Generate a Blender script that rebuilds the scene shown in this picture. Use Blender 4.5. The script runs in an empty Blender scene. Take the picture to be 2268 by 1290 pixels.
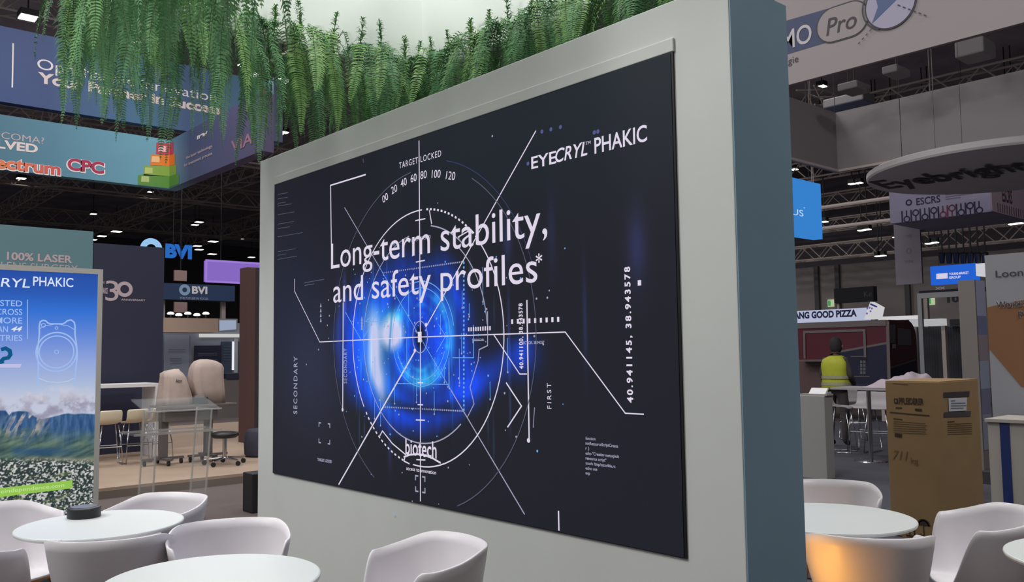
import bpy, math, random
import numpy as np
from mathutils import Matrix, Vector, Euler

random.seed(7)
RNG = np.random.default_rng(11)
S = bpy.context.scene
COL = S.collection
PI = math.pi

# ------------------------------------------------------------------ camera
F, CX, CY, EYE = 1917.0, 1134.0, 645.0, 1.6
def unit(v):
    v = np.array(v, float); return v / np.linalg.norm(v)
def cray(px, py): return np.array([(px - CX) / F, -(py - CY) / F, -1.0])
_up = unit(cray(778, -26180))
_d1 = unit(cray(-567, 805)); _d1 = unit(_d1 - _up * _d1.dot(_up))
R = np.array([-_d1, np.cross(_up, -_d1), _up])        # camera -> world (x along the screen wall, y into the hall)
CAM = np.array([0, 0, EYE])
cd = bpy.data.cameras.new('camera'); cam = bpy.data.objects.new('camera', cd); COL.objects.link(cam)
cd.sensor_width = 36.0; cd.lens = F / 2268 * 36; cd.clip_end = 300
cam.matrix_world = Matrix([[*R[0], 0], [*R[1], 0], [*R[2], EYE], [0, 0, 0, 1]])
S.camera = cam
def on(px, py, ax, val):
    d = R @ cray(px, py); return CAM + d * ((val - CAM[ax]) / d[ax])
def at(px, py, Z): return CAM + (R @ cray(px, py)) * Z

# ------------------------------------------------------------------ look, world and hall lighting
S.view_settings.view_transform = 'Standard'; S.view_settings.look = 'None'
S.view_settings.exposure = 0.0; S.view_settings.gamma = 1.0; S.view_settings.use_curve_mapping = False
W = bpy.data.worlds.new('hall_air'); S.world = W; W.use_nodes = True
W.node_tree.nodes['Background'].inputs[0].default_value = (0.86, 0.90, 0.98, 1)
W.node_tree.nodes['Background'].inputs[1].default_value = 0.17
def area(loc, size, power, col=(1, .99, .97), name='hall_lamp', rot=(0, 0, 0)):
    l = bpy.data.lights.new(name, 'AREA'); l.energy = power; l.size = size; l.color = col
    o = bpy.data.objects.new(name, l); COL.objects.link(o); o.location = loc; o.rotation_euler = rot
    return o
for (lx, ly, pw) in [(-8, -8, 820), (-12, -2, 480), (-4.6, 3.0, 430), (-15, 5, 420), (-9, 8, 220), (-22, 9, 450), (2.6, 7.6, 640), (-12, 17, 300), (-24, 24, 500)]:
    area((lx, ly, 10.9), 2.2, pw)
area((-4.4, -1.2, 6.4), 1.2, 105, name='added_wall_wash', rot=(math.radians(62), 0, 0))  # unseen area lights added to brighten the screen wall, mostly its upper part
area((-1.8, -1.0, 6.4), 1.2, 75, name='added_wall_wash', rot=(math.radians(62), 0, 0))

# ------------------------------------------------------------------ materials
def lin(c):
    c = np.array(c[:3], float) / 255.0
    return tuple(np.where(c <= .04045, c / 12.92, ((c + .055) / 1.055) ** 2.4))
MATS = {}
def mat(name, c, rough=.6, metal=0., noise=0., nscale=8., bump=0., emit=0., alpha=1., trans=0., spec=.5):
    if name in MATS: return MATS[name]
    m = bpy.data.materials.new(name); m.use_nodes = True; nt = m.node_tree; b = nt.nodes['Principled BSDF']
    L = (*lin(c), 1)
    b.inputs['Base Color'].default_value = L; b.inputs['Roughness'].default_value = rough; b.inputs['Metallic'].default_value = metal
    b.inputs['Specular IOR Level'].default_value = spec
    if noise or bump:
        tc = nt.nodes.new('ShaderNodeTexCoord'); n = nt.nodes.new('ShaderNodeTexNoise')
        n.inputs['Scale'].default_value = nscale; n.inputs['Detail'].default_value = 5
        nt.links.new(tc.outputs['Object'], n.inputs['Vector'])
        if noise:
            r = nt.nodes.new('ShaderNodeValToRGB')
            r.color_ramp.elements[0].position = .3; r.color_ramp.elements[1].position = .7
            r.color_ramp.elements[0].color = (*[x * (1 - noise) for x in L[:3]], 1)
            r.color_ramp.elements[1].color = (*[min(1, x * (1 + noise)) for x in L[:3]], 1)
            nt.links.new(n.outputs['Fac'], r.inputs['Fac']); nt.links.new(r.outputs['Color'], b.inputs['Base Color'])
        if bump:
            bp = nt.nodes.new('ShaderNodeBump'); bp.inputs['Strength'].default_value = bump; bp.inputs['Distance'].default_value = .01
            nt.links.new(n.outputs['Fac'], bp.inputs['Height']); nt.links.new(bp.outputs['Normal'], b.inputs['Normal'])
    if emit:
        b.inputs['Emission Color'].default_value = L; b.inputs['Emission Strength'].default_value = emit
    if trans: b.inputs['Transmission Weight'].default_value = trans; b.inputs['IOR'].default_value = 1.45
    if alpha < 1: b.inputs['Alpha'].default_value = alpha
    MATS[name] = m; return m
def glow(name, c, k=1.0):
    if name in MATS: return MATS[name]
    m = bpy.data.materials.new(name); m.use_nodes = True; nt = m.node_tree
    nt.nodes.remove(nt.nodes['Principled BSDF'])
    e = nt.nodes.new('ShaderNodeEmission'); e.inputs[0].default_value = (*lin(c), 1); e.inputs[1].default_value = k
    nt.links.new(e.outputs[0], nt.nodes['Material Output'].inputs[0]); MATS[name] = m; return m
def picture(name, emit):
    """the picture a surface carries: colours stored on its vertices; shown by light (emit) or by print"""
    m = bpy.data.materials.new(name); m.use_nodes = True; nt = m.node_tree; b = nt.nodes['Principled BSDF']
    a = nt.nodes.new('ShaderNodeAttribute'); a.attribute_name = 'picture'
    if emit:
        b.inputs['Base Color'].default_value = (.01, .01, .012, 1); b.inputs['Roughness'].default_value = .55
        b.inputs['Specular IOR Level'].default_value = .12
        nt.links.new(a.outputs['Color'], b.inputs['Emission Color']); b.inputs['Emission Strength'].default_value = emit
    else:
        nt.links.new(a.outputs['Color'], b.inputs['Base Color']); b.inputs['Roughness'].default_value = .6
    MATS[name] = m; return m
def ramp_mat(name, stops, axis, lo, hi, rough=.6, emit=0.):
    """printed colour gradient along one object axis between lo and hi"""
    m = bpy.data.materials.new(name); m.use_nodes = True; nt = m.node_tree; b = nt.nodes['Principled BSDF']
    tc = nt.nodes.new('ShaderNodeTexCoord'); sp = nt.nodes.new('ShaderNodeSeparateXYZ'); mr = nt.nodes.new('ShaderNodeMapRange')
    nt.links.new(tc.outputs['Object'], sp.inputs[0]); nt.links.new(sp.outputs[axis], mr.inputs[0])
    mr.inputs[1].default_value = lo; mr.inputs[2].default_value = hi
    r = nt.nodes.new('ShaderNodeValToRGB'); e = r.color_ramp.elements
    while len(e) < len(stops): e.new(.5)
    for k, (p, c) in enumerate(stops): e[k].position = p; e[k].color = (*lin(c), 1)
    nt.links.new(mr.outputs[0], r.inputs[0])
    if emit:
        nt.links.new(r.outputs[0], b.inputs['Emission Color']); b.inputs['Emission Strength'].default_value = emit
        b.inputs['Base Color'].default_value = (.02, .02, .02, 1)
    else: nt.links.new(r.outputs[0], b.inputs['Base Color'])
    b.inputs['Roughness'].default_value = rough
    return m

wall_white = mat('wall_paint_white', (212, 216, 212), .75, noise=.03, nscale=2)
teal_paint = mat('teal_paint', (124, 154, 172), .6, noise=.03, nscale=2)
shell_white = mat('white_plastic', (224, 220, 224), .42)
table_white = mat('white_laminate', (222, 227, 226), .35)
oak = mat('oak_wood', (170, 125, 80), .55, noise=.15, nscale=20)
chrome = mat('chrome', (190, 190, 195), .2, 1.)
steel = mat('dark_steel', (196, 182, 176), .6)
black = mat('black_plastic', (30, 30, 34), .45)
dark_cloth = mat('dark_cloth', (66, 58, 60), .9)
white_print = mat('white_print', (235, 228, 230), .6)
grey_metal = mat('brushed_aluminium', (150, 150, 148), .4, .6)
navy_print = mat('navy_print', (38, 40, 66), .6)
cream = mat('cream_plastic', (214, 202, 178), .5)

# ------------------------------------------------------------------ mesh helpers
class MB:
    def __init__(s): s.v = []; s.f = []; s.m = []; s.mats = []
    def mi(s, m):
        if m not in s.mats: s.mats.append(m)
        return s.mats.index(m)
    def add(s, V, Fs, m):
        k = len(s.v); s.v.extend([tuple(map(float, p)) for p in V]); i = s.mi(m)
        for f in Fs: s.f.append(tuple(k + j for j in f)); s.m.append(i)
        return s
    def box(s, a, b, m, rz=0, c=None):
        x0, y0, z0 = a; x1, y1, z1 = b
        V = [(x0, y0, z0), (x1, y0, z0), (x1, y1, z0), (x0, y1, z0), (x0, y0, z1), (x1, y0, z1), (x1, y1, z1), (x0, y1, z1)]
        if rz:
            cx, cy = c or ((x0 + x1) / 2, (y0 + y1) / 2); co, si = math.cos(rz), math.sin(rz)
            V = [(cx + (x - cx) * co - (y - cy) * si, cy + (x - cx) * si + (y - cy) * co, z) for x, y, z in V]
        return s.add(V, [(3, 2, 1, 0), (4, 5, 6, 7), (0, 1, 5, 4), (1, 2, 6, 5), (2, 3, 7, 6), (3, 0, 4, 7)], m)
    def tube(s, pts, r, m, n=8, cap=True, r1=None):
        pts = [np.array(p, float) for p in pts]; rings = []; N = len(pts); prev = None
        for i, p in enumerate(pts):
            t = unit((pts[min(i + 1, N - 1)] - pts[max(i - 1, 0)]))
            if prev is None:
                a = np.array([0, 0, 1.]) if abs(t[2]) < .9 else np.array([1., 0, 0]); x = unit(np.cross(t, a))
            else: x = unit(prev - t * prev.dot(t))
            prev = x; y = np.cross(t, x)
            rr = r if r1 is None else r + (r1 - r) * i / (N - 1)
            rings.append([p + rr * (math.cos(2 * PI * k / n) * x + math.sin(2 * PI * k / n) * y) for k in range(n)])
        V = [q for g in rings for q in g]
        Fs = [(i * n + k, i * n + (k + 1) % n, (i + 1) * n + (k + 1) % n, (i + 1) * n + k) for i in range(N - 1) for k in range(n)]
        if cap: Fs += [tuple(range(n))[::-1], tuple((N - 1) * n + k for k in range(n))]
        return s.add(V, Fs, m)
    def lathe(s, prof, c, m, n=48):
        V = []; Fs = []; k = len(prof)
        for j in range(n):
            a = 2 * PI * j / n
            for (r, z) in prof: V.append((c[0] + r * math.cos(a), c[1] + r * math.sin(a), c[2] + z))
        for j in range(n):
            for i in range(k - 1):
                Fs.append((j * k + i, ((j + 1) % n) * k + i, ((j + 1) % n) * k + i + 1, j * k + i + 1))
        return s.add(V, Fs, m)
    def loft(s, rings, m, caps=True):
        n = len(rings[0]); V = [p for r in rings for p in r]; N = len(rings)
        Fs = [(i * n + k, i * n + (k + 1) % n, (i + 1) * n + (k + 1) % n, (i + 1) * n + k) for i in range(N - 1) for k in range(n)]
        if caps: Fs += [tuple(range(n))[::-1], tuple((N - 1) * n + k for k in range(n))]
        return s.add(V, Fs, m)
    # drawing on a plane
    def poly(s, P, uv, m, off=.003):
        return s.add([P.w(u, v, off) for u, v in uv], [tuple(range(len(uv)))], m)
    def line(s, P, uv, w, m, off=.003, closed=False):
        q = []
        for p in uv:
            p = np.array(p, float)
            if not q or np.linalg.norm(p - q[-1]) > 1e-6: q.append(p)
        if closed and np.linalg.norm(q[0] - q[-1]) < 1e-6: q.pop()
        n = len(q)
        if n < 2: return s
        L_, R_ = [], []
        for i in range(n):
            a = q[i - 1] if (i or closed) else None; e = q[(i + 1) % n] if (i < n - 1 or closed) else None
            d0 = unit(q[i] - a) if a is not None else None; d1 = unit(e - q[i]) if e is not None else None
            if d0 is None: d0 = d1
            if d1 is None: d1 = d0
            n0 = np.array([-d0[1], d0[0]]); n1 = np.array([-d1[1], d1[0]]); b = n0 + n1
            b = n0 if np.linalg.norm(b) < .2 else unit(b)
            k = w / 2 / max(.45, float(b.dot(n0)))
            L_.append(q[i] + b * k); R_.append(q[i] - b * k)
        V = [P.w(p[0], p[1], off) for p in R_] + [P.w(p[0], p[1], off) for p in L_]
        return s.add(V, [(i, (i + 1) % n, n + (i + 1) % n, n + i) for i in range(n if closed else n - 1)], m)
    def arc(s, P, c, r, a0, a1, w, m, off=.003, n=None, dash=None, ry=None):
        n = n or max(6, int(abs(a1 - a0) / 4)); ry = ry or r
        pt = lambda a: (c[0] + r * math.cos(math.radians(a)), c[1] + ry * math.sin(math.radians(a)))
        if dash:
            k = int(abs(a1 - a0) / dash)
            for i in range(k):
                a = a0 + (a1 - a0) * i / k; s.line(P, [pt(a), pt(a + dash * .5)], w, m, off)
            return s
        full = abs(abs(a1 - a0) - 360) < .01
        return s.line(P, [pt(a0 + (a1 - a0) * i / n) for i in range(n + (not full))], w, m, off, closed=full)
    def disc(s, P, c, r, m, off=.003, n=24, ry=None):
        ry = ry or r
        return s.poly(P, [(c[0] + r * math.cos(2 * PI * k / n), c[1] + ry * math.sin(2 * PI * k / n)) for k in range(n)], m, off)
    def text(s, P, t, u, v, w, cap, m, bold=0., shear=0., off=.004, rot=0., sp=1., anchor='l', piv=None):
        V, Fs = text_geo(t, bold, shear, sp); x0, x1 = V[:, 0].min(), V[:, 0].max()
        k = cap / CAPH; kx = (w / (x1 - x0)) if w else k
        X = (V[:, 0] - x0) * kx; Y = V[:, 1] * k
        if anchor == 'c': X = X - (x1 - x0) * kx / 2
        c, si = math.cos(rot), math.sin(rot)
        return s.add([P.w(u + x * c - y * si, v + x * si + y * c, off) for x, y in zip(X, Y)], Fs, m)
    def build(s, name, parent=None, smooth=False, bevel=0., kind=None):
        me = bpy.data.meshes.new(name)
        o0 = np.array(parent['_o']) if parent is not None and '_o' in parent else np.zeros(3)
        V = np.array(s.v, float).reshape(-1, 3) - o0
        me.from_pydata(V.tolist(), [], s.f)
        for m in s.mats: me.materials.append(m)
        me.polygons.foreach_set('material_index', np.array(s.m, np.int32))
        if smooth: me.polygons.foreach_set('use_smooth', np.ones(len(s.f), bool))
        me.update()
        o = bpy.data.objects.new(name, me); COL.objects.link(o)
        if parent is not None: o.parent = parent
        if bevel:
            b = o.modifiers.new('bevel', 'BEVEL'); b.width = bevel; b.segments = 2; b.limit_method = 'ANGLE'
        if smooth == 'auto':
            pass
        if kind: o['kind'] = kind
        return o
_TG = {}
def text_geo(t, bold=0., shear=0., sp=1.):
    k = (t, bold, shear, sp)
    if k not in _TG:
        c = bpy.data.curves.new('lettering', 'FONT'); c.body = t; c.offset = bold; c.shear = shear; c.space_character = sp; c.resolution_u = 4
        o = bpy.data.objects.new('lettering', c); COL.objects.link(o)
        dg = bpy.context.evaluated_depsgraph_get(); dg.update(); ev = o.evaluated_get(dg); me = ev.to_mesh()
        V = np.array([(p.co.x, p.co.y) for p in me.vertices]); Fs = [tuple(p.vertices) for p in me.polygons]
        # keep every face turned the same way
        out = []
        for f in Fs:
            q = V[list(f)]; ar = sum(q[i][0] * q[(i + 1) % len(f)][1] - q[(i + 1) % len(f)][0] * q[i][1] for i in range(len(f)))
            out.append(f if ar > 0 else f[::-1])
        ev.to_mesh_clear(); bpy.data.objects.remove(o); bpy.data.curves.remove(c)
        _TG[k] = (V, out)
    return _TG[k]
CAPH = 1.0; CAPH = float(text_geo('H')[0][:, 1].max())

class Plane:
    """a vertical face: axis 0 faces +x (u = y), axis 1 faces -y (u = x); v is height"""
    def __init__(s, ax, val): s.ax = ax; s.val = val
    def w(s, u, v, off=0.):
        return (s.val + off, u, v) if s.ax == 0 else (u, s.val - off, v)
    def p(s, px, py):
        q = on(px, py, s.ax, s.val); return np.array([q[1] if s.ax == 0 else q[0], q[2]])
    def P(s, *pts): return [s.p(*q) for q in pts]
    def tx(s, mb, t, l, base, r, cap, m, **k):     # text between two pixel columns on a pixel baseline
        a = s.p(l, base); b = s.p(r, base); h = s.p(l, base - cap)
        return mb.text(s, t, a[0], a[1], b[0] - a[0], h[1] - a[1], m, **k)
class Flat:
    """any flat frame: origin, u, v axes"""
    def __init__(s, o, u, v): s.o = np.array(o, float); s.u = unit(u); s.v = unit(v); s.n = np.cross(s.u, s.v)
    def w(s, u, v, off=0.): return tuple(s.o + s.u * u + s.v * v + s.n * off)

def tag(o, label=None, cat=None, group=None, kind=None):
    if label: o['label'] = label
    if cat: o['category'] = cat
    if group: o['group'] = group
    if kind: o['kind'] = kind
    return o
def thing(name, label, cat, loc=(0, 0, 0), group=None, rz=0.):
    o = bpy.data.objects.new(name, None); COL.objects.link(o); o.location = tuple(map(float, loc)); o.rotation_euler = (0, 0, rz)
    o.empty_display_size = .1
    o['_o'] = list(map(float, loc))
    return tag(o, label, cat, group)
def copy_tree(o, parent=None):
    c = o.copy(); COL.objects.link(c); c.parent = parent
    for ch in [x for x in bpy.data.objects if x.parent == o]: copy_tree(ch, c)
    return c

def vnoise(x, y, seed=0):
    xi = np.floor(x).astype(int); yi = np.floor(y).astype(int); fx = x - xi; fy = y - yi
    def h(a, b):
        n = (a * 374761393 + b * 668265263 + seed * 1442695041) & 0xffffffff
        n = ((n ^ (n >> 13)) * 1274126177) & 0xffffffff
        return ((n ^ (n >> 16)) & 0xffff) / 65535.0
    fx = fx * fx * (3 - 2 * fx); fy = fy * fy * (3 - 2 * fy)
    return (h(xi, yi) * (1 - fx) + h(xi + 1, yi) * fx) * (1 - fy) + (h(xi, yi + 1) * (1 - fx) + h(xi + 1, yi + 1) * fx) * fy
def fbm(x, y, o=4, seed=0):
    r = 0; a = .5
    for k in range(o): r = r + a * vnoise(x * 2 ** k, y * 2 ** k, seed + k); a *= .5
    return r
def sstep(a, b, x):
    t = np.clip((x - a) / (b - a), 0, 1); return t * t * (3 - 2 * t)
def picture_grid(P, u0, u1, v0, v1, nu, nv, fn, m, name, parent, off=.0015):
    """a display surface whose picture is worked out point by point by fn(U, V) -> sRGB 0-255"""
    u = np.linspace(u0, u1, nu); v = np.linspace(v0, v1, nv); U, V = np.meshgrid(u, v)
    c = fn(U, V).reshape(-1, 3); c = np.clip(c, 0, 255) / 255.
    c = np.where(c <= .04045, c / 12.92, ((c + .055) / 1.055) ** 2.4)
    mb = MB(); o0 = [P.w(a, b, off) for a, b in zip(U.ravel(), V.ravel())]
    i = np.arange(nu * nv).reshape(nv, nu)
    Fs = np.stack([i[:-1, :-1], i[:-1, 1:], i[1:, 1:], i[1:, :-1]], -1).reshape(-1, 4)
    mb.add(o0, Fs.tolist(), m); o = mb.build(name, parent)
    at_ = o.data.color_attributes.new('picture', 'FLOAT_COLOR', 'POINT')
    at_.data.foreach_set('color', np.concatenate([c, np.ones((len(c), 1))], 1).ravel().astype(np.float32))
    return o

# ================================================================== SETTING
floor_m = mat('hall_carpet', (92, 82, 80), .95, noise=.12, nscale=60)
MB().box((-90, -12, -.1), (14, 90, 0), floor_m).build('floor', kind='structure')
ceil_m = mat('black_ceiling', (205, 198, 210), .9, noise=.25, nscale=.6)
MB().box((-90, -12, 12.2), (14, 90, 12.4), ceil_m).build('ceiling', kind='structure')
conc = mat('grey_hall_cladding', (150, 142, 140), .8, noise=.10, nscale=.25)
YB = 36.0; PBk = Plane(1, YB); ZC = PBk.p(1800, 592)[1]
MB().box((-60, YB, 0), (14, YB + .4, ZC), conc).build('wall_back', kind='structure')
MB().box((-60, YB + .5, ZC), (14, YB + .9, 12.2), mat('dark_upper_cladding', (84, 80, 86), .9)).build('trim_2', kind='structure')
mb = MB()
for px in (1858, 1812, 2012):
    u = PBk.p(px, 640)[0]; mb.box((u - .10, YB - .16, 0), (u + .10, YB - .01, ZC), mat('dark_post', (88, 84, 88), .7))
mb.build('trim_1', kind='structure')
MB().box((10, -12, 0), (10.4, 90, 12.2), mat('far_wall_dark', (96, 90, 96), .9)).build('wall_light_block', kind='structure')  # unseen dark wall added to block ambient light from the right
wl = MB().box((-80, -12, 0), (-79.6, 90, 12.2), mat('far_wall_dark', (96, 90, 96), .9)); wl.build('wall_left', kind='structure')
rug = mat('blue_grey_carpet', (66, 66, 76), .95, noise=.15, nscale=80)
tag(MB().box((-9.5, 5.6, 0), (8, 30, .012), rug).build('carpet'), 'dark blue-grey aisle carpet under the cardboard box and stools', 'carpet')

# ================================================================== SCREEN WALL
WY = 2.7315
wall = thing('exhibition_wall', 'thick white stand wall with teal end that carries the big screen', 'wall', (-3.81, 2.93, 0))
b = MB().box((-5.80, WY, 0), (-1.83, WY + .40, 3.0), wall_white); b.build('wall_body', wall, bevel=.004)
b = MB().box((-1.829, WY + .002, 0), (-1.824, WY + .398, 2.998), teal_paint); tag(b.build('end_panel', wall), 'teal end panel')
b = MB().box((-5.56, WY - .012, 2.79), (-2.085, WY - .0005, 2.845), wall_white); b.build('top_trim', wall, bevel=.003)

scr = thing('led_screen', 'huge dark led screen with a glowing blue eye set in the white wall', 'screen', (-3.83, WY, .809))
PS = Plane(1, WY - .010)
X0, X1, Z0, Z1 = -5.548, -2.099, .809, 2.786
b = MB().box((X0 - .004, WY - .009, Z0 - .004), (X1 + .010, WY - .0005, Z1 + .004), mat('screen_edge_black', (14, 14, 18), .5)); b.build('housing', scr)
C0 = PS.p(932, 747)
def eye_picture(U, V):
    x = U - C0[0]; y = V - C0[1]; r = np.hypot(x, y); th = np.arctan2(y, x)
    base = np.ones(U.shape + (3,)) * np.array([25., 26., 35.])
    base += np.array([3., 9., 7.]) * (sstep(.2, 1.05, y) * sstep(-1., .6, x))[..., None]
    base += np.array([12., 14., 24.]) * np.exp(-((x + 1.2) / .42) ** 2 - ((y + .2) / .4) ** 2)[..., None]
    base += np.array([0., 3., 10.]) * np.exp(-((x + 1.5) / .5) ** 2 - ((y - .3) / .5) ** 2)[..., None]
    g = lambda cx, cy, sx, sy: np.exp(-((x - cx) / sx) ** 2 - ((y - cy) / sy) ** 2)
    nz = fbm(x * 5 + 9, y * 5 + 3, 5, 4); fib = fbm(th * 9 + 20, r * 5, 4, 8); streak = fbm(x * 26 + 50, y * 2.2, 3, 15); rings = fbm(r * 34 + 7, th * 1.3 + 9, 3, 41)
    q = np.hypot((x + .13) / .80, (y + .02) / .54) + (nz - .45) * .22
    ball = sstep(1.06, .74, q) * (.84 + .9 * (nz - .32) + .5 * (streak - .45))
    ball *= 1 - .48 * sstep(.16, .44, y) * (.6 + .8 * nz)
    ball *= 1 - .88 * sstep(.36, .56, x + .25 * (y + .1)) * sstep(-.40, -.20, y - .25 * x)
    ball *= 1 - .30 * np.exp(-((r - .325) / .045) ** 2)
    ball *= 1 - .62 * np.exp(-((y + .385 - .30 * (x - .02) ** 2) / .032) ** 2) * sstep(-.5, -.25, x) * sstep(.5, .3, x)
    arm = np.exp(-(((y + .285) - (x - .42) * .52) / .085) ** 2) * sstep(.25, .45, x) * sstep(.93, .80, x) * .58
    arm += g(.83, -.10, .10, .10) * .6
    arm *= (.75 + .6 * (nz - .2)) * sstep(.06, -.04, y + .02)
    B = np.clip(ball + arm, 0, 1.15)[..., None]
    base = base * (1 - .85 * np.clip(B, 0, 1)) + B * np.array([16., 62., 204.])
    # iris: fibres, rings and a brighter lower and right rim
    ir = sstep(.30, .24, r)
    cyn = ir * (np.clip(fib - .40, 0, 1) * .55 + np.clip(rings - .42, 0, 1) * 1.3 + np.clip(streak - .5, 0, 1) * .8) * (.35 + .65 * sstep(.06, .22, r))
    cyn += np.exp(-((r - .245) / .035) ** 2) * (.15 + .5 * fib) * (.35 + .65 * sstep(.10, -.2, y - .3 * x))
    cyn *= 1 - .55 * np.exp(-((x + .25) / .10) ** 2)
    base += np.clip(cyn, 0, .9)[..., None] * np.array([22., 104., 56.])
    lowc = g(.02, -.21, .15, .06) * (.2 + streak) * .8 + g(.27, .02, .035, .16) * (.25 + streak) * .9 + g(.20, .17, .05, .08) * streak * .6
    base += lowc[..., None] * np.array([28., 100., 50.])
    pup = np.exp(-(np.hypot(x / .05, y / .078)) ** 4); base = base * (1 - .85 * pup[..., None])
    # reflections on the left of the eye
    bx = -.455 + .10 * sstep(-.1, -.45, y) - .02 * sstep(.0, .25, y)
    band = np.exp(-((x - bx) / (.070 - .03 * sstep(-.2, -.4, y))) ** 2) * sstep(-.44, -.20, y) * sstep(.24, .02, y)
    halo = np.exp(-((x - bx) / .14) ** 2) * sstep(-.52, -.15, y) * sstep(.36, .05, y)
    base += (halo * .75 * (.6 + .8 * streak))[..., None] * np.array([30., 108., 54.])
    spot = np.clip(g(-.275, .03, .115, .10) * 2.3 - .5, 0, 1) * (.9 + .5 * (nz - .3)); spot *= 1 - .75 * np.exp(-((x + .29 - (y - .03) * .14) / .010) ** 2)
    base += (g(-.28, .05, .13, .10) * .55)[..., None] * np.array([30., 110., 50.])
    top = g(-.22, .13, .10, .04) * .6 * (.4 + streak)
    wht = np.clip(np.clip(band * 1.2, 0, 1) * (.8 + .3 * streak) + np.clip(spot, 0, 1), 0, .97)[..., None]
    base = base * (1 - wht) + wht * np.array([206., 204., 236.])
    base += top[..., None] * np.array([40., 120., 60.])
    # fading rain of light
    for (cx, cy, w, h, k) in [(1.52, .33, .05, .15, 30), (1.02, .45, .025, .16, 14), (-.79, .25, .02, .14, 70), (.72, .45, .03, .1, 30), (-.86, .1, .03, .25, 25), (1.22, .05, .012, .2, 26), (.72, -.02, .01, .22, 40), (-.3, -.62, .02, .1, 26)]:
        base += (g(cx, cy, w, h) * k)[..., None] * np.array([.5, .62, 1.5])
    for k in range(26):
        cx = RNG.uniform(-.7, .75); cy = RNG.uniform(-.55, .4); h = RNG.uniform(.04, .14)
        base += (g(cx, cy, .006, h) * RNG.uniform(25, 60))[..., None] * np.array([.3, .8, 1.1])
    return base
picture_grid(PS, X0, X1, Z0, Z1, 620, 356, eye_picture, picture('led_picture', 1.0), 'display', scr)

ink = glow('screen_white', (222, 214, 232)); ink2 = glow('screen_soft_white', (160, 160, 184)); ink3 = glow('screen_dim', (88, 90, 108)); ink4 = glow('screen_faint', (58, 66, 104)); inkb = glow('screen_pale_blue', (110, 170, 236))
P = lambda *a: PS.p(*a)
def wt(mb, s, l, base, top, r, rpy, m, **k):        # words on the screen: left edge, baseline and cap line there, right edge
    a = P(l, base); h = P(l, top)[1] - a[1]; w = P(r, rpy)[0] - a[0]
    return mb.text(PS, s, a[0], a[1], w, h, m, **{'off': .006, **k})
def vt(mb, s, px, lo, hi, wpx, m, **k):             # words running up the screen
    a = P(px + wpx / 2, lo); b_ = P(px + wpx / 2, hi); h = a[0] - P(px - wpx / 2, lo)[0]
    return mb.text(PS, s, a[0], a[1], b_[1] - a[1], h, m, rot=PI / 2, **{'off': .006, **k})
def LN(mb, pts, w, m, **k): return mb.line(PS, [P(*q) for q in pts], w * .8, m, **k)
t = MB()
wt(t, 'Long-term stability,', 735, 596, 541, 1214, 500, ink, bold=0)
t.build('headline', scr); t = MB(); wt(t, 'and safety profiles', 740, 671, 619, 1192, 600, ink, bold=0)
t.build('headline', scr); t = MB(); wt(t, '*', 1189, 596, 565, 1203, 580, ink, bold=.01)
t.build('asterisk', scr)
t = MB()
wt(t, 'EYE', 1179, 375, 349, 1234, 350, ink, bold=.012); wt(t, 'CRYL', 1232, 361, 332, 1303, 340, ink, bold=.012, shear=.22)
wt(t, 'TM', 1299, 322, 315, 1310, 318, ink); wt(t, 'PHAKIC', 1319, 341, 307, 1435, 300, ink, bold=.012)
t.build('product_name', scr)
t = MB()
wt(t, 'TARGET-LOCKED', 886, 374, 361, 979, 350, ink, sp=1.2); t.build('target_text', scr)
for s_, q in zip(('00', '20', '40', '60', '80', '100', '120'), ((855, 439), (875, 420), (896, 405), (918, 395), (940, 388), (968, 386), (1000, 390))):
    a = P(*q); d = a - C0; rot = (math.atan2(d[1], d[0]) - PI / 2) * .75; up = np.array([-math.sin(rot), math.cos(rot)])
    a = a - up * .02; t = MB(); t.text(PS, s_, a[0], a[1], None, .042, ink, rot=rot, anchor='c', off=.006); t.build('scale_number', scr)
for a in (('40.941145, 38.943578', 1398, 893, 590, 12, ink, .03, 1.35), ('40.941100, 38.943578', 1157, 818, 672, 8, ink, .03, 1.2)): t = MB(); vt(t, *a[:6], bold=a[6], sp=a[7]); t.build('coordinate_text', scr)
for a in (('SECONDARY', 656, 918, 790, 8, ink2, .01, 1.3), ('SECONDARY', 767, 850, 772, 7, ink2, 0, 1.2), ('FIRST', 1219, 906, 849, 9, ink, 0, 1.4)): t = MB(); vt(t, *a[:6], bold=a[6], sp=a[7]); t.build('side_text', scr)
t = MB()
for k, (s_, w) in enumerate((('function', 22), ('notResourceScriptCreate', 72), ('r )', 8), ('echo "Creating metasploit', 74), ('resource script"', 46), ('touch /tmp/gatsvible.rc', 66), ('echo use', 26), ('exp', 10))):
    wt(t, s_, 1299, 974 + k * 11, 967.5 + k * 11, 1299 + w, 974 + k * 11, ink2, bold=.015)
t.build('code_print', scr)
for a in (('TARGET LOCKED', 705, 1021, 1015, 737, 1024, .03), ('TARGET-LOCKED', 906, 538, 530, 956, 524, 0), ('MINOR', 1048, 755, 751, 1074, 755, 0), ('SECTOR. 38.94357', 1158, 763, 757, 1208, 762, .02)): t = MB(); wt(t, *a[:6], ink2, bold=a[6]); t.build('small_text', scr)

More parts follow.
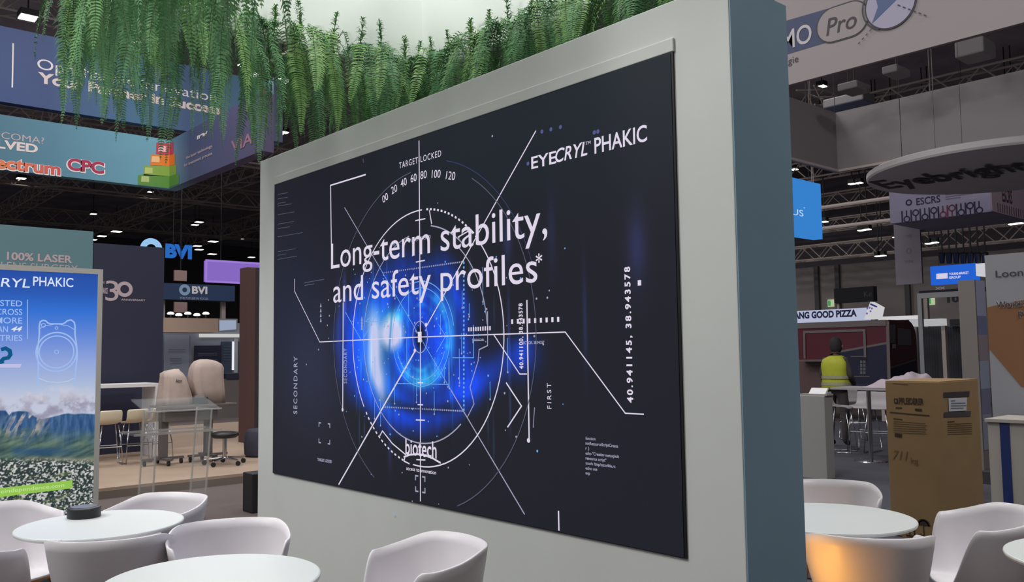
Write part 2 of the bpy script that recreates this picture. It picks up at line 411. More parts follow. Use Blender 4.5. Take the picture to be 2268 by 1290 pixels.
t = MB()
wt(t, 'biotech', 900, 1006, 972, 969, 1010, ink, bold=.012)
wt(t, 'access to innovation', 902, 1041, 1033, 968, 1048, ink, bold=.01)
LN(t, [(895, 1013), (908, 1008), (925, 1006.5), (942, 1009), (960, 1016), (977, 1026)], .012, ink)
t.build('company_logo', scr)
t = MB()
lw = .0066
LN(t, [(929, 312), (932, 747), (932, 1111)], .009, ink); LN(t, [(1188, 290), (946, 722)], .008, ink); LN(t, [(922, 775), (751, 1074)], .012, ink)
LN(t, [(764, 460), (840, 590)], .007, ink2); LN(t, [(840, 590), (1000, 865)], .005, inkb); LN(t, [(1000, 865), (1163, 1140)], .008, ink2)
LN(t, [(735, 556), (733, 411), (811, 387)], .011, ink); LN(t, [(653, 618), (653, 645), (709, 758), (932, 747), (1253, 736), (1386, 916), (1427, 918)], lw, ink)
LN(t, [(761, 670), (760, 908)], .011, ink); LN(t, [(1168, 665), (1173, 976)], .010, ink); LN(t, [(1185, 903), (1182, 948)], .005, ink2)
LN(t, [(1122, 848), (1156, 900), (1125, 947)], .009, ink); LN(t, [(1094, 741), (1152, 829), (1168, 829)], .007, ink)
LN(t, [(1081, 690), (1081, 766), (1062, 775), (1060, 800), (1042, 858), (1051, 895), (1036, 925)], .007, ink2); LN(t, [(1003, 793), (1050, 793), (1050, 720)], .006, inkb)
LN(t, [(1238, 1132), (1239, 1176)], .010, ink); LN(t, [(952, 466), (957, 497)], .009, ink); LN(t, [(1015, 526), (1044, 509), (1051, 517)], .008, ink)
LN(t, [(842, 966), (848, 955), (870, 983), (900, 1008)], .009, ink); LN(t, [(898, 1012), (896, 1022), (908, 1028)], .009, ink)
LN(t, [(810, 713), (838, 690)], .005, inkb); LN(t, [(806, 750), (838, 690)], .005, inkb); LN(t, [(766, 692), (800, 752)], .006, inkb); LN(t, [(880, 850), (995, 852)], .005, inkb); LN(t, [(995, 852), (995, 800)], .004, inkb)
LN(t, [(972, 719), (988, 745), (968, 780)], .005, inkb); LN(t, [(810, 713), (860, 713)], .004, inkb)
c = C0; RB, RI = .688, .566
t.arc(PS, c, RB, 88, 215, lw, ink, off=.005); t.arc(PS, c, RB, 48, 86, .011, ink, off=.005, dash=2.6); t.arc(PS, c, RB, -96, 46, lw, ink, off=.005); t.arc(PS, c, RB, 218, 258, .010, ink, off=.005, dash=3)
t.arc(PS, c, RI, 100, 215, .005, ink2, off=.005); t.arc(PS, c, .60, 50, 80, .007, ink2, off=.005); t.arc(PS, c, RI, -122, -52, .007, ink2, off=.005); t.arc(PS, c, RI, -150, -122, .005, ink2, off=.005); t.arc(PS, c, RI, 5, 55, .006, ink2, off=.005)
t.arc(PS, c, .913, 95, 170, .005, ink3, off=.005); t.arc(PS, c, .913, 170, 240, .005, ink3, off=.005); t.arc(PS, c, .913, -70, 60, .005, ink3, off=.005); t.arc(PS, c, .95, 20, 75, .004, ink4, off=.005)
t.arc(PS, c, .265, 0, 360, .004, inkb, off=.005); t.arc(PS, c, .30, 10, 100, .005, inkb, off=.005); t.arc(PS, c, .23, 200, 340, .004, inkb, off=.005); t.arc(PS, c, .068, 0, 360, .005, ink2, off=.005, ry=.085)
t.build('reticle_pattern', scr)
t = MB()
q = P(932, 747); t.poly(PS, [q + np.array(d) for d in ((-.017, -.028), (.017, -.028), (.017, .028), (-.017, .028))], ink, .007)
for (px, py, w) in ((932, 487, 22), (932, 579, 20), (932, 848, 12), (932, 897, 12), (932, 931, 20), (933, 1019, 20)): LN(t, [(px - w / 2, py + w * (.1 if py < 600 else -.02)), (px + w / 2, py - w * (.1 if py < 600 else -.02))], .008, ink)
def dots(a, b_, n, m, r=.005):
    for k in range(n): q = P(a[0] + (b_[0] - a[0]) * k / (n - 1), a[1] + (b_[1] - a[1]) * k / (n - 1)); t.disc(PS, q, r, m, .005, 6)
dots((850, 605), (1028, 580), 44, ink2, .005); dots((852, 902), (1027, 911), 44, ink2, .005); dots((1029, 583), (1029, 908), 34, inkb, .007); dots((851, 610), (850, 660), 7, inkb, .005)
def bars(x0, x1, y0, y1, n, w, h):
    for k in range(n): q = P(x0 + (x1 - x0) * k / (n - 1), y0 + (y1 - y0) * k / (n - 1)); t.poly(PS, [q + np.array(d) for d in ((-w, -h), (w, -h), (w, h), (-w, h))], ink, .005)
bars(1136, 1238, 713, 708, 9, .007, .011); bars(1040, 1087, 730, 727.5, 10, .005, .010)
for px, y0, y1 in ((712, 676, 709), (803, 706, 726)):
    for k in range(4): q = P(px, y0 + (y1 - y0) * k / 3); t.poly(PS, [q + np.array(d) for d in ((-.011, -.014), (.011, -.014), (0, .014))], ink2, .005)
for (xa, xb, ya, yb) in ((708, 732, 937, 984), (922, 943, 1054, 1092)):
    a = P(xa, ya); b_ = P(xb, yb); L = .025
    for (u, v, du, dv) in ((a[0], a[1], 1, -1), (b_[0], a[1], -1, -1), (a[0], b_[1], 1, 1), (b_[0], b_[1], -1, 1)):
        t.line(PS, [(u + du * L, v), (u, v), (u, v + dv * L)], .008, ink2, .005)
for y, w in ((431, 22), (441, 22), (451, 18), (457, 31), (476, 37), (497, 36), (507, 27), (525, 55), (558, 40), (566, 18), (575, 43)): LN(t, [(616, y), (616 + w, y - w * .17)], .004, ink3)
LN(t, [(675, 627), (719, 619)], .006, ink3); LN(t, [(675, 633), (697, 629)], .006, ink3); LN(t, [(1048, 755), (1073, 754)], .006, ink2)
for q in ((761, 908), (1173, 976), (946, 720), (921, 777)): t.disc(PS, P(*q), .011, ink, .007, 10)
for q in ((1418, 627),): a = P(*q); t.poly(PS, [a + np.array(d) for d in ((-.009, -.011), (.009, -.011), (.009, .011), (-.009, .011))], ink, .005)
for q in ((1202, 292), (1222, 287), (1243, 282), (1318, 294), (1326, 292), (1171, 363)): t.disc(PS, P(*q), .010, glow('screen_blue_dot', (84, 90, 140)), .005, 8)
for k in range(150):
    a = RNG.normal(0, 1) * .42; v = RNG.normal(-.05, .33)
    if abs(a) > 1.2: continue
    t.disc(PS, (c[0] + a, c[1] + v), RNG.uniform(.003, .0065), RNG.choice([0, 1]) and inkb or ink2, .0045, 6)
for k in range(22):
    u = c[0] + RNG.uniform(-.6, .75); v = c[1] + RNG.uniform(-.5, .35); h = RNG.uniform(.05, .18)
    t.line(PS, [(u, v), (u, v + h)], .0035, inkb, .0045); t.disc(PS, (u, v), .006, ink2, .005, 6)
for q in ((680, 808), (707, 775), (729, 665), (1190, 662), (1214, 660), (1145, 968), (1092, 302), (731, 700), (1185, 745), (1205, 763)): t.disc(PS, P(*q), .006, ink2, .005, 6)
LN(t, [(805, 352), (806, 361)], .008, ink3)
t.build('dot_pattern', scr, kind='stuff')

# ================================================================== HEADER RING AND FERNS
HX0, HX1, HY0, HY1, HZ = -6.22, -1.4, 1.58, 4.47, 4.10
fab = mat('header_fabric', (247, 252, 248), .85)
hdr = thing('hanging_header', 'pale square fabric header hung above the stand, fringed with ferns', 'header', ((HX0 + HX1) / 2, (HY0 + HY1) / 2, HZ))
for (a, b_) in (((HX0 - .06, HY0, HZ), (HX0, HY1, HZ + 1.5)), ((HX0 - .06, HY1, HZ), (HX1 + .06, HY1 + .06, HZ + 1.5)), ((HX1, HY0, HZ), (HX1 + .06, HY1, HZ + 1.5)), ((HX0 - .06, HY0 - .06, HZ), (HX1 + .06, HY0, HZ + 1.5))):
    MB().box(a, b_, fab).build('fabric_panel', hdr)
for (x, y) in ((HX0, HY0), (HX0, HY1), (HX1, HY0), (HX1, HY1)):
    MB().tube([(x, y, HZ + 1.49), (x, y, 12.19)], .006, steel, 6).build('suspension_cable', hdr)
leaf = [mat('fern_green', (104, 158, 94), .6, noise=.18, nscale=9), mat('fern_deep_green', (88, 142, 92), .6, noise=.18, nscale=9), mat('fern_fresh_green', (122, 166, 92), .6, noise=.18, nscale=9)]
stalk = mat('fern_stalk', (70, 96, 56), .7)
def frond_mesh(L, out, seed, lm):
    rg = np.random.default_rng(seed); mb = MB()
    N = 64; pts = []
    ph = rg.uniform(0, 6); am = rg.uniform(.01, .035)
    for i in range(N + 1):
        s_ = i / N * L
        y = out * (1 - math.exp(-s_ / (.16 + out * .25))) + am * math.sin(s_ * 4 + ph) * .6
        z = .07 * math.sin(min(1, s_ / .22) * PI) * (out > .05) - max(0, s_ - .06) ** 1.02
        x = am * math.sin(s_ * 5 + ph) * 1.3
        pts.append(np.array([x, y, z]))
    mb.tube(pts[::4], .0032, stalk, 4, cap=False, r1=.001)
    side = np.array([1., 0, 0])
    n = int(L / .0165)
    for k in range(1, n):
        f = k / n; q = f * N; i = min(int(q), N - 1); p = pts[i] + (pts[i + 1] - pts[i]) * (q - i); tg = unit(pts[i + 1] - pts[i])
        l = .078 * min(1, f * 6 + .25) * (1 - f ** 3.2) + .006; l *= rg.uniform(.85, 1.1)
        nrm = unit(np.cross(side, tg))
        for sg in (-1, 1):
            tw = rg.uniform(-.25, .25)
            d1 = unit(side * sg + tg * .28 + nrm * (.15 + tw)); d2 = unit(side * sg * .75 + tg * .75 + nrm * (-.15 + tw))
            w = tg * .0052
            a = p; m_ = p + d1 * l * .55; e = m_ + d2 * l * .45
            mb.add([a - w * .6, a + w * .6, m_ + w, m_ - w, e], [(0, 1, 2, 3), (3, 2, 4)], lm)
    return mb
def tuft_mesh(H, seed, lm):
    rg = np.random.default_rng(seed); mb = MB()
    tip = np.array([rg.uniform(-.05, .05), rg.uniform(-.04, .04), H])
    ax = [tip * f + np.array([.02 * math.sin(f * 5 + seed), 0, 0]) * f for f in np.linspace(0, 1, 7)]
    mb.tube(ax, .005, stalk, 5, r1=.0015)
    for k in range(90):
        f = rg.uniform(.05, 1) ** .9; p = tip * f; a = rg.uniform(0, 2 * PI); d = unit(np.array([math.cos(a), math.sin(a), rg.uniform(.1, 1.1)]))
        l = (.085 * (1 - f * .6)) * rg.uniform(.6, 1.15); w = unit(np.cross(d, [0, 0, 1.])) * .0042; dr = np.array([0, 0, -.25 * l])
        mb.add([p - w, p + w, p + d * l * .6 + w, p + d * l * .6 - w, p + d * l + dr], [(0, 1, 2, 3), (3, 2, 4)], lm)
    return mb
def raw(mb, name):
    o = mb.build(name); me = o.data; bpy.data.objects.remove(o); return me
FR = [raw(frond_mesh(L, out, 30 + k, leaf[k % 3 if k % 5 else 1]), 'frond') for k, (L, out) in enumerate(((.55, .36), (.7, .30), (.85, .22), (.95, .16), (1.05, .1), (1.12, .07), (.78, .14), (1.0, .24), (.62, .42)))]
TU = [raw(tuft_mesh(h, 60 + k, leaf[k % 3]), 'upright_tuft') for k, h in enumerate((.25, .30, .21, .27))]
def put(me, name, parent, loc, rot, sc=1.0):
    o = bpy.data.objects.new(name, me); COL.objects.link(o); o.parent = parent; o.location = loc; o.rotation_euler = rot; o.scale = (sc, sc, sc); return o
def fern(x, y, out_ang, label, group, n=15, tall=True, smax=1.0):
    t = thing('hanging_fern', label, 'fern', (x, y, HZ), group)
    for k in range(n):
        a = out_ang + random.uniform(-1.9, 1.9) + (PI if random.random() < .25 else 0)
        me = random.choice(FR); put(me, 'frond', t, (random.uniform(-.10, .10), random.uniform(-.05, .05), random.uniform(-.02, .06)), (random.uniform(-.08, .08), random.uniform(-.08, .08), a - PI / 2), random.uniform(.8, 1.08) * smax)
    if tall: put(random.choice(TU), 'upright_tuft', t, (0, 0, .03), (0, 0, random.uniform(0, 6)), random.uniform(.85, 1.15))
    return t
ORD = ['first', 'second', 'third', 'fourth', 'fifth', 'sixth', 'seventh', 'eighth', 'ninth', 'tenth', 'eleventh', 'twelfth', 'thirteenth', 'fourteenth', 'fifteenth', 'sixteenth', 'seventeenth', 'eighteenth']
g1 = 'ferns fringing the hanging header'
xs = [-6.17, -5.92, -5.69, -5.42, -5.19, -4.94, -4.68, -4.44, -4.19, -3.95, -3.70, -3.45, -3.2]
for k, x in enumerate(xs):
    fern(x, HY1 - .10, -PI / 2, f'green fern fringing the header above the screen, {ORD[k]} tuft right of the header corner', g1)
ys = [4.22, 3.98, 3.76, 3.5, 3.23, 2.99, 2.76, 2.53, 2.30, 2.07, 1.84]
for k, y in enumerate(ys):
    fern(HX0 + .10, y, 0, f'green fern fringing the header side, {ORD[k]} tuft left of the header corner', g1, n=14 if y < 2.8 else 16)
for k in range(11):
    fern(HX0 + .30 + k * .262, HY0 + .0, -PI / 2, f'dark hanging fern along the near header edge, {ORD[k]} from its left corner', g1, n=18 if k < 3 else (13 if k < 7 else 15), tall=False, smax=1.0 if k < 7 else 1.16)

# ================================================================== CAFE TABLES AND TUB CHAIRS
CS = dict(a=.27, b=.25, HB=.795, HA=.741, A0=49.4, A1=60., B0=115., B1=43.5, ex=2.31)
def chair_shell():
    mb = MB(); NT, NS = 96, 26; e = 2 / CS['ex']; V = []
    for i in range(NT):
        th = 2 * PI * i / NT; s_, c_ = math.sin(th), math.cos(th); ad = math.degrees(min(th, 2 * PI - th))
        px = math.copysign(abs(s_) ** e, s_); py = -math.copysign(abs(c_) ** e, c_)
        z = CS['HB'] - (CS['HB'] - CS['HA']) * float(sstep(0, 1, (ad - CS['A0']) / CS['A1'])) - (CS['HA'] - .445) * float(sstep(0, 1, (ad - CS['B0']) / CS['B1']))
        fr = float(sstep(120, 165, ad))
        rim = np.array([px * CS['a'], py * CS['b'], z]); k0 = .60 + .16 * fr; k1 = .80 + .13 * fr
        bp = np.array([px * CS['a'] * k0, py * CS['b'] * k0, .430]); kp = np.array([px * CS['a'] * k1, py * CS['b'] * k1, .432 + .012 * fr])
        for j in range(1, NS + 1):
            s2 = j / NS
            if s2 < .45:
                f = s2 / .45; V.append(bp * [f, f, 1] + [0, 0, .004 * f * f])
            else:
                f = (s2 - .45) / .55; V.append((1 - f) ** 2 * (bp + [0, 0, .004]) + 2 * f * (1 - f) * kp + f * f * rim)
    V.append(np.array([0, 0, .430])); c = len(V) - 1; Fs = []
    for i in range(NT):
        i2 = (i + 1) % NT; Fs.append((c, i * NS, i2 * NS))
        for j in range(NS - 1): Fs.append((i * NS + j, i * NS + j + 1, i2 * NS + j + 1, i2 * NS + j))
    mb.add(V, Fs, shell_white); return mb
def make_chair():
    t = thing('tub_chair', '', 'chair')
    o = chair_shell().build('shell', t, smooth=True); m = o.modifiers.new('thickness', 'SOLIDIFY'); m.thickness = .011; m.offset = -1; m.use_rim = True
    b = MB()
    for (x0, y0, x1, y1) in ((-.15, .15, .15, .15), (-.15, -.13, .15, -.13), (-.15, .15, -.15, -.13), (.15, .15, .15, -.13)): b.tube([(x0, y0, .402), (x1, y1, .402)], .014, oak, 8)
    b.build('seat_frame', t, smooth=True)
    for sx in (-1, 1):
        for sy in (-1, 1):
            MB().tube([(sx * .15, .01 + sy * .14, .41), (sx * .225, .01 + sy * .215, 0)], .017, oak, 10, r1=.011).build('leg', t, smooth=True)
    return t
chair0 = make_chair()
gch = 'white plastic tub chairs round the cafe tables'
chairs = [
 (-5.104, 1.784, -2.679, 'white tub chair behind the cafe table with the black round hub, facing the camera'),
 (-5.416, 1.106, -1.046, 'white tub chair at the left frame edge, below the lightbox, tucked behind the hub table'),
 (-4.700, .790, .288, 'white tub chair in the bottom left corner, its shaded back to the camera'),
 (-4.345, 1.325, 1.10, 'white tub chair in front of the hub table, flat shaded back to the camera'),
 (-4.000, 1.745, -1.955, 'white tub chair facing the camera between the two left cafe tables'),
 (-3.062, 2.190, 2.964, 'white tub chair against the big screen wall, right of the nearest left table'),
 (-2.644, 4.837, -2.561, 'white tub chair behind the right cafe table, beside the teal wall end'),
 (-1.925, 3.819, .676, 'white tub chair with its amber-lit back to the camera, before the right cafe table'),
 (-1.716, 4.629, 2.297, 'white tub chair turned left in the bottom right corner, before the blue-striped counter')]
for k, (x, y, a, lab) in enumerate(chairs):
    o = chair0 if k == 0 else copy_tree(chair0)
    o.location = (x, y, 0); o.rotation_euler = (0, 0, a); o['label'] = lab; o['group'] = gch
def make_table(x, y, r, label, kind='cafe_table', h=.74):
    t = thing(kind, label, 'table', (x, y, 0), 'round white cafe tables')
    MB().lathe([(0, h - .022), (r - .012, h - .022), (r - .003, h - .018), (r, h - .009), (r - .002, h - .003), (r - .008, h), (0, h)], (x, y, 0), table_white, 96).build('tabletop', t, smooth=False)
    MB().lathe([(0, .0), (.24, 0), (.24, .008), (.2, .014), (.04, .018), (.03, .05), (.03, h - .06), (.12, h - .03), (.12, h - .022), (0, h - .022)], (x, y, 0), shell_white, 40).build('pedestal', t, smooth=True)
    return t
make_table(-4.87, 1.43, .405, 'round white cafe table carrying the low black round hub')
make_table(-3.36, 1.40, .412, 'round white cafe table at the bottom edge, empty, nearest the camera')
make_table(-2.31, 4.19, .42, 'round white cafe table right of the teal wall end')
q = on(2484, 1236, 2, .74); make_table(q[0], q[1], .42, 'round white cafe table just showing at the right frame edge')
q = on(186, 1146, 2, .74); hx, hy = q[0], q[1]
hub = thing('table_hub', 'low black round hub standing on the white cafe table', 'hub', (hx, hy, .7405))
MB().lathe([(0, 0), (.082, 0), (.084, .004), (.084, .05), (.080, .054), (.070, .056), (0, .054)], (hx, hy, .7405), black, 48).build('body', hub, smooth=False)
MB().lathe([(0, .0545), (.066, .0565), (.066, .0575), (0, .0575)], (hx, hy, .7405), mat('grey_gloss', (110, 110, 114), .25), 40).build('lid', hub)
# unseen warm spotlight put behind the wall to light a chair back amber
ux, uy, uz = -2.02, WY + .401, .60
ul = thing('unseen_wall_spotlight', 'unseen small black warm spotlight at the rear of the white screen wall', 'lamp', (ux, uy, uz))
MB().box((ux - .05, uy, uz - .05), (ux + .05, uy + .03, uz + .05), black).build('bracket', ul, bevel=.004)
MB().tube([(ux, uy + .03, uz), (ux - .01, uy + .09, uz)], .035, black, 16, r1=.04).build('housing', ul)
MB().tube([(ux - .01, uy + .091, uz), (ux - .01, uy + .094, uz)], .034, glow('warm_lens', (255, 190, 90), 4), 16).build('lens', ul)
sl = bpy.data.lights.new('warm_beam', 'SPOT'); sl.energy = 6.0; sl.color = (1, .43, .06); sl.spot_size = 2.6; sl.spot_blend = 1.0; sl.shadow_soft_size = .04
so = bpy.data.objects.new('warm_beam', sl); COL.objects.link(so); so.location = (ux - .012, uy + .11, uz)
so.rotation_euler = (Vector((-2.05, 3.75, .62)) - Vector((ux, uy, uz))).to_track_quat('-Z', 'Y').to_euler()
q = at(96, 1276, 5.75)
crt = thing('teal_carton', 'small teal carton with white lettering on the floor under the table', 'carton', (q[0], q[1], 0))
b = MB().box((q[0] - .2, q[1] - .26, 0), (q[0], q[1] + .095, q[2] + .065), mat('teal_card', (52, 88, 100), .7)); b.build('box', crt)
PC = Plane(0, q[0]); b = MB(); PC.tx(b, 'innovation', 10, 1281, 93, 11, white_print); b.build('lettering', crt)

# ================================================================== LEFT: LIGHTBOX
LX = -9.10; PL = Plane(0, LX)
yR = PL.p(228, 620)[0]; zT = PL.p(228, 597)[1]; yL = yR - 1.62
lb = thing('lightbox', 'tall lit lightbox poster with blue sky, mountains and a white town', 'lightbox', (LX - .06, (yL + yR) / 2, 0))
alu = mat('lightbox_frame_grey', (206, 203, 197), .5, .2)
b = MB()
fw = PL.p(228, 620)[0] - PL.p(217, 620)[0]
for (a, c_) in (((yL, 0), (yL + fw, zT)), ((yR - fw, 0), (yR, zT)), ((yL + fw, zT - fw * 1.1), (yR - fw, zT)), ((yL + fw, 0), (yR - fw, .08))): b.box((LX - .12, a[0], a[1]), (LX, c_[0], c_[1]), alu)
b.build('frame', lb)
Y0, Y1, V0, V1 = yL + fw, yR - fw, .08, zT - fw * 1.1
MB().box((LX - .11, Y0, V0), (LX - .02, Y1, V1), alu).build('back_box', lb)
def to_px(U, V):       # where on the photographed poster a point lies, as column 0..218 and height 590..1120
    y218, y0 = PL.p(216, 850)[0], PL.p(0, 850)[0]
    c = (U - y0) / (y218 - y0) * 216.0
    zt, zb = PL.p(216, 605)[1], PL.p(216, 1100)[1]
    return c, 605 + (zt - V) / (zt - zb) * 495.0
def poster(U, V):
    c, r = to_px(U, V); n = fbm(c / 30 + 40, r / 22, 5, 3); n2 = fbm(c / 9 + 60, r / 7, 4, 9); rid = fbm((c + (r - 900) * .5) / 7 + 90, (r - c * .25) / 34, 4, 21)
    out = np.zeros(U.shape + (3,))
    k = [(590, (34, 74, 160)), (650, (38, 88, 180)), (690, (48, 112, 212)), (740, (96, 134, 218)), (800, (146, 166, 222)), (850, (172, 188, 220)), (880, (196, 202, 222))]
    for ch in range(3): out[..., ch] = np.interp(r, [a for a, _ in k], [b_[ch] for _, b_ in k])
    cl = sstep(.36, .62, n) * sstep(845, 870, r) * sstep(1.2, .2, np.abs(c - 40) / 170) + .8 * sstep(.42, .6, n2 * .5 + n * .5) * np.exp(-((r - 895) / 18) ** 2) * sstep(100, 150, c)
    cl = np.clip(cl, 0, 1)[..., None]; sh = sstep(855, 915, r + (n2 - .5) * 30)[..., None]
    out = out * (1 - cl * .85) + cl * .85 * (np.array([214, 212, 224]) * (1 - sh) + sh * np.array([142, 138, 160]))
    ridge = np.interp(c, [-160, -100, -60, -20, 0, 14, 22, 27, 40, 60, 75, 92, 120, 150, 165, 180, 216], [930, 900, 915, 905, 901, 902, 912, 906, 904, 906, 917, 925, 919, 914, 917, 916, 920]) + (n2 - .5) * 2
    mt = sstep(ridge - 1, ridge + 2, r)
    rock = np.stack([.35 * 0 + 50 + 90 * rid, 84 + 70 * rid, 128 + 40 * rid], -1)
    vs_ = fbm(c / 5 + 13, r / 26 + 2, 4, 33); far = np.stack([20 + 70 * vs_, 56 + 70 * vs_, 100 + 70 * vs_], -1)
    cliff = sstep(.44, .56, rid) * sstep(906, 918, r) * sstep(985, 940, r) * np.clip(np.exp(-((c - 62) / 40) ** 2) + .7 * np.exp(-((c - 10) / 16) ** 2) * sstep(930, 950, r), 0, 1)
    m_ = far * (1 - .0) ; m_ = m_ * (1 - cliff[..., None]) + cliff[..., None] * np.array([196, 178, 172]) * (.75 + .5 * n2[..., None])
    gs = sstep(935, 985, r + (c - 120) * -.12 + (n - .5) * 40)[..., None]; gr2 = fbm((c * .35 + r) / 7 + 5, (c - r * 2.2) / 60 + 9, 4, 55); green = np.stack([52 + 130 * (gr2 - .2), 76 + 120 * (gr2 - .2), 70 + 70 * (gr2 - .2)], -1)
    m_ = m_ * (1 - gs * .85) + gs * .85 * green
    bl = np.exp(-((r - (990 + (c - 60) * .08)) / 9) ** 2) * sstep(20, 40, c) * sstep(215, 100, c); m_ = m_ * (1 - .7 * bl[..., None]) + .7 * bl[..., None] * np.array([38, 76, 120])
    tan = np.exp(-((r - (1006 + (c - 60) * .10)) / 5) ** 2) * sstep(40, 80, c); m_ = m_ * (1 - .7 * tan[..., None]) + .7 * tan[..., None] * np.array([150, 140, 122])
    out = out * (1 - mt[..., None]) + mt[..., None] * m_
    tw = sstep(1000, 1016, r - (c - 60) * .11 + (n - .5) * 14)[..., None]
    sc_ = 1 + sstep(1000, 1110, r) * .0; h = vnoise(c / 4.6 + 11, r / 3.0 + 7, 5); h2 = vnoise(c / 2.4 + 31, r / 2.0 + 3, 6); hs = sstep(.50, .72, h * .6 + h2 * .5)[..., None]
    town = np.array([44, 58, 56]) * (1 - hs) + hs * np.array([206, 206, 204]); gr = sstep(.55, .7, fbm(c / 26 + 3, r / 9 + 8, 3, 14))[..., None] * .5
    town = town * (1 - gr) + gr * np.array([108, 120, 78])
    out = out * (1 - tw) + tw * town
    return out
picture_grid(PL, Y0, Y1, V0, V1, 300, 420, poster, picture('lightbox_picture', .95), 'poster', lb, off=-.012)
lt = glow('poster_white', (218, 226, 246)); ls = glow('poster_soft', (158, 186, 236)); lg = glow('poster_green', (150, 200, 84), .95); ld = glow('poster_teal', (20, 92, 138), .9)
PLt = Plane(0, LX - .0105)
b = MB()
b_ = PLt
PLt.tx(b, 'EYECRYL', -95, 632, 66, 20, lt, bold=.004, shear=.12); PLt.tx(b, 'PHAKIC', 73, 633, 162, 20, lt, bold=.006)
b.build('title', lb)
b = MB()
for s_, y, l in (('TRUSTED', 677, -44), ('ACROSS', 697, -24), ('MORE', 716.5, -10), ('THAN', 736, -28), ('COUNTRIES', 755.5, -66)): PLt.tx(b, s_, l, y, 49 if s_ != 'THAN' else 17, 13, ls if s_ != 'THAN' else ls, bold=.006)
PLt.tx(b, '44', 24, 734, 49, 10, lt, bold=.03, shear=.35)
b.line(PLt, PLt.P((61, 664), (61, 752)), .006, ls); b.build('claim_text', lb)
b = MB()
def LP(pts, w=.013, m=ls, closed=False): b.line(PLt, PLt.P(*pts), w, m, closed=closed)
LP([(85, 812), (83, 790), (84, 768), (87, 740), (87, 722), (89, 713), (95, 710), (101, 711), (106, 716), (112, 718), (138, 718), (143, 716), (149, 711), (157, 709), (164, 714), (166, 722), (166, 742), (170, 770), (171, 790), (168, 815), (166, 838), (164, 855)])
LP([(85, 812), (84, 845), (83, 852)]); LP([(87, 729), (100, 722), (125, 718), (150, 722), (164, 730)], .006); LP([(85, 838), (105, 846), (128, 848), (150, 845), (164, 838)], .006, glow('poster_faint', (190, 204, 228)))
cc = PLt.p(125.5, 780); rx = PLt.p(170, 780)[0] - cc[0]; rz = PLt.p(125, 737)[1] - cc[1]
b.arc(PLt, cc, rx, 0, 360, .013, ls, ry=rz, n=60); b.arc(PLt, cc, rx * .85, 0, 360, .011, ls, ry=rz * .82, n=60)
for q in ((125, 780, .018), (96, 721, .018), (125, 727, .012)): b.arc(PLt, PLt.p(q[0], q[1]), q[2], 0, 360, .006, ls, n=14)
b.build('lens_drawing', lb)
b = MB(); b.poly(PLt, PLt.P((-90, 1113), (160, 1082), (160, 1064), (-90, 1092)), lg, .002)
a = PLt.p(-60, 1100); e = PLt.p(142, 1079); b.text(PLt, 'www.theindependence.com', a[0], a[1], np.hypot(*(e - a)), .035, glow('poster_pale_green', (200, 226, 160)), rot=math.atan2(e[1] - a[1], e[0] - a[0]), off=.005); b.build('ribbon', lb)
b = MB(); LP([(2, 775), (12, 772), (21, 777), (23, 786), (18, 793), (8, 795), (3, 800), (5, 806)], .035, ld); b.poly(PLt, PLt.P((-70, 815), (44, 815), (48, 807), (-70, 807)), glow('poster_lilac', (190, 190, 226)), .003); b.build('anniversary_mark', lb)

# ================================================================== LEFT: PLATFORM BOOTH BEHIND
PXE = -10.6
wood = mat('pale_wood_floor', (166, 144, 126), .5, noise=.05, nscale=3)
pf = thing('booth_platform', 'low pale wooden stage of the booth behind the lightbox', 'platform', (-14, 5, 0))
MB().box((-19.0, 1.0, 0), (PXE, 9.0, .12), wood).build('deck', pf); MB().box((PXE + .001, 1.0, 0), (PXE + .02, 9.0, .09), mat('platform_edge', (120, 108, 100), .7)).build('edge_strip', pf)
DZ = .12
NX = -14.26; PN = Plane(0, NX)
yn0, yn1 = PN.p(203, 700)[0], PN.p(362, 700)[0]; zn = PN.p(362, 549)[1]
nw = thing('navy_booth_wall', 'dark navy booth wall with a big pale 30 on it', 'wall', (NX - .2, (yn0 + yn1) / 2, DZ))
MB().box((NX - .3, yn0 + .01, DZ), (NX, yn1, zn), navy_print).build('wall_panel', nw)
b = MB(); num = mat('pale_print', (190, 172, 178), .6)
PN.tx(b, '3', 233, 666, 262, 44, num, bold=.0); PN.tx(b, 'ANNIVERSARY', 268, 666, 322, 4, num, bold=.02)
cc = PN.p(276, 641); b.arc(PN, cc, (PN.p(292, 641)[0] - cc[0]) * .86, 0, 360, .055, num, n=40); PN.tx(b, 'LONG', 219, 628, 232, 5, num); PN.tx(b, 'ADVANCE', 219, 650, 238, 12, num, bold=.03); b.build('lettering', nw)
zt2 = PN.p(203, 513)[1]; yt0 = PN.p(-40, 500)[0]
tw = thing('teal_booth_wall', 'teal booth wall above the lightbox reading 100% laser lens surgery', 'wall', (NX - .2, yt0, DZ))
MB().box((NX - .3, yt0, DZ), (NX, yn0, zt2), ramp_mat('teal_gradient', [(0, (64, 100, 116)), (.6, (92, 134, 142)), (1, (96, 130, 140))], 2, 0, 3.6)).build('wall_panel', tw)
b = MB(); PN.tx(b, '100% LASER', 15, 575, 160, 16, num, bold=.03); PN.tx(b, 'LENS SURGERY', 2, 596, 172, 16, num); b.build('lettering', tw)
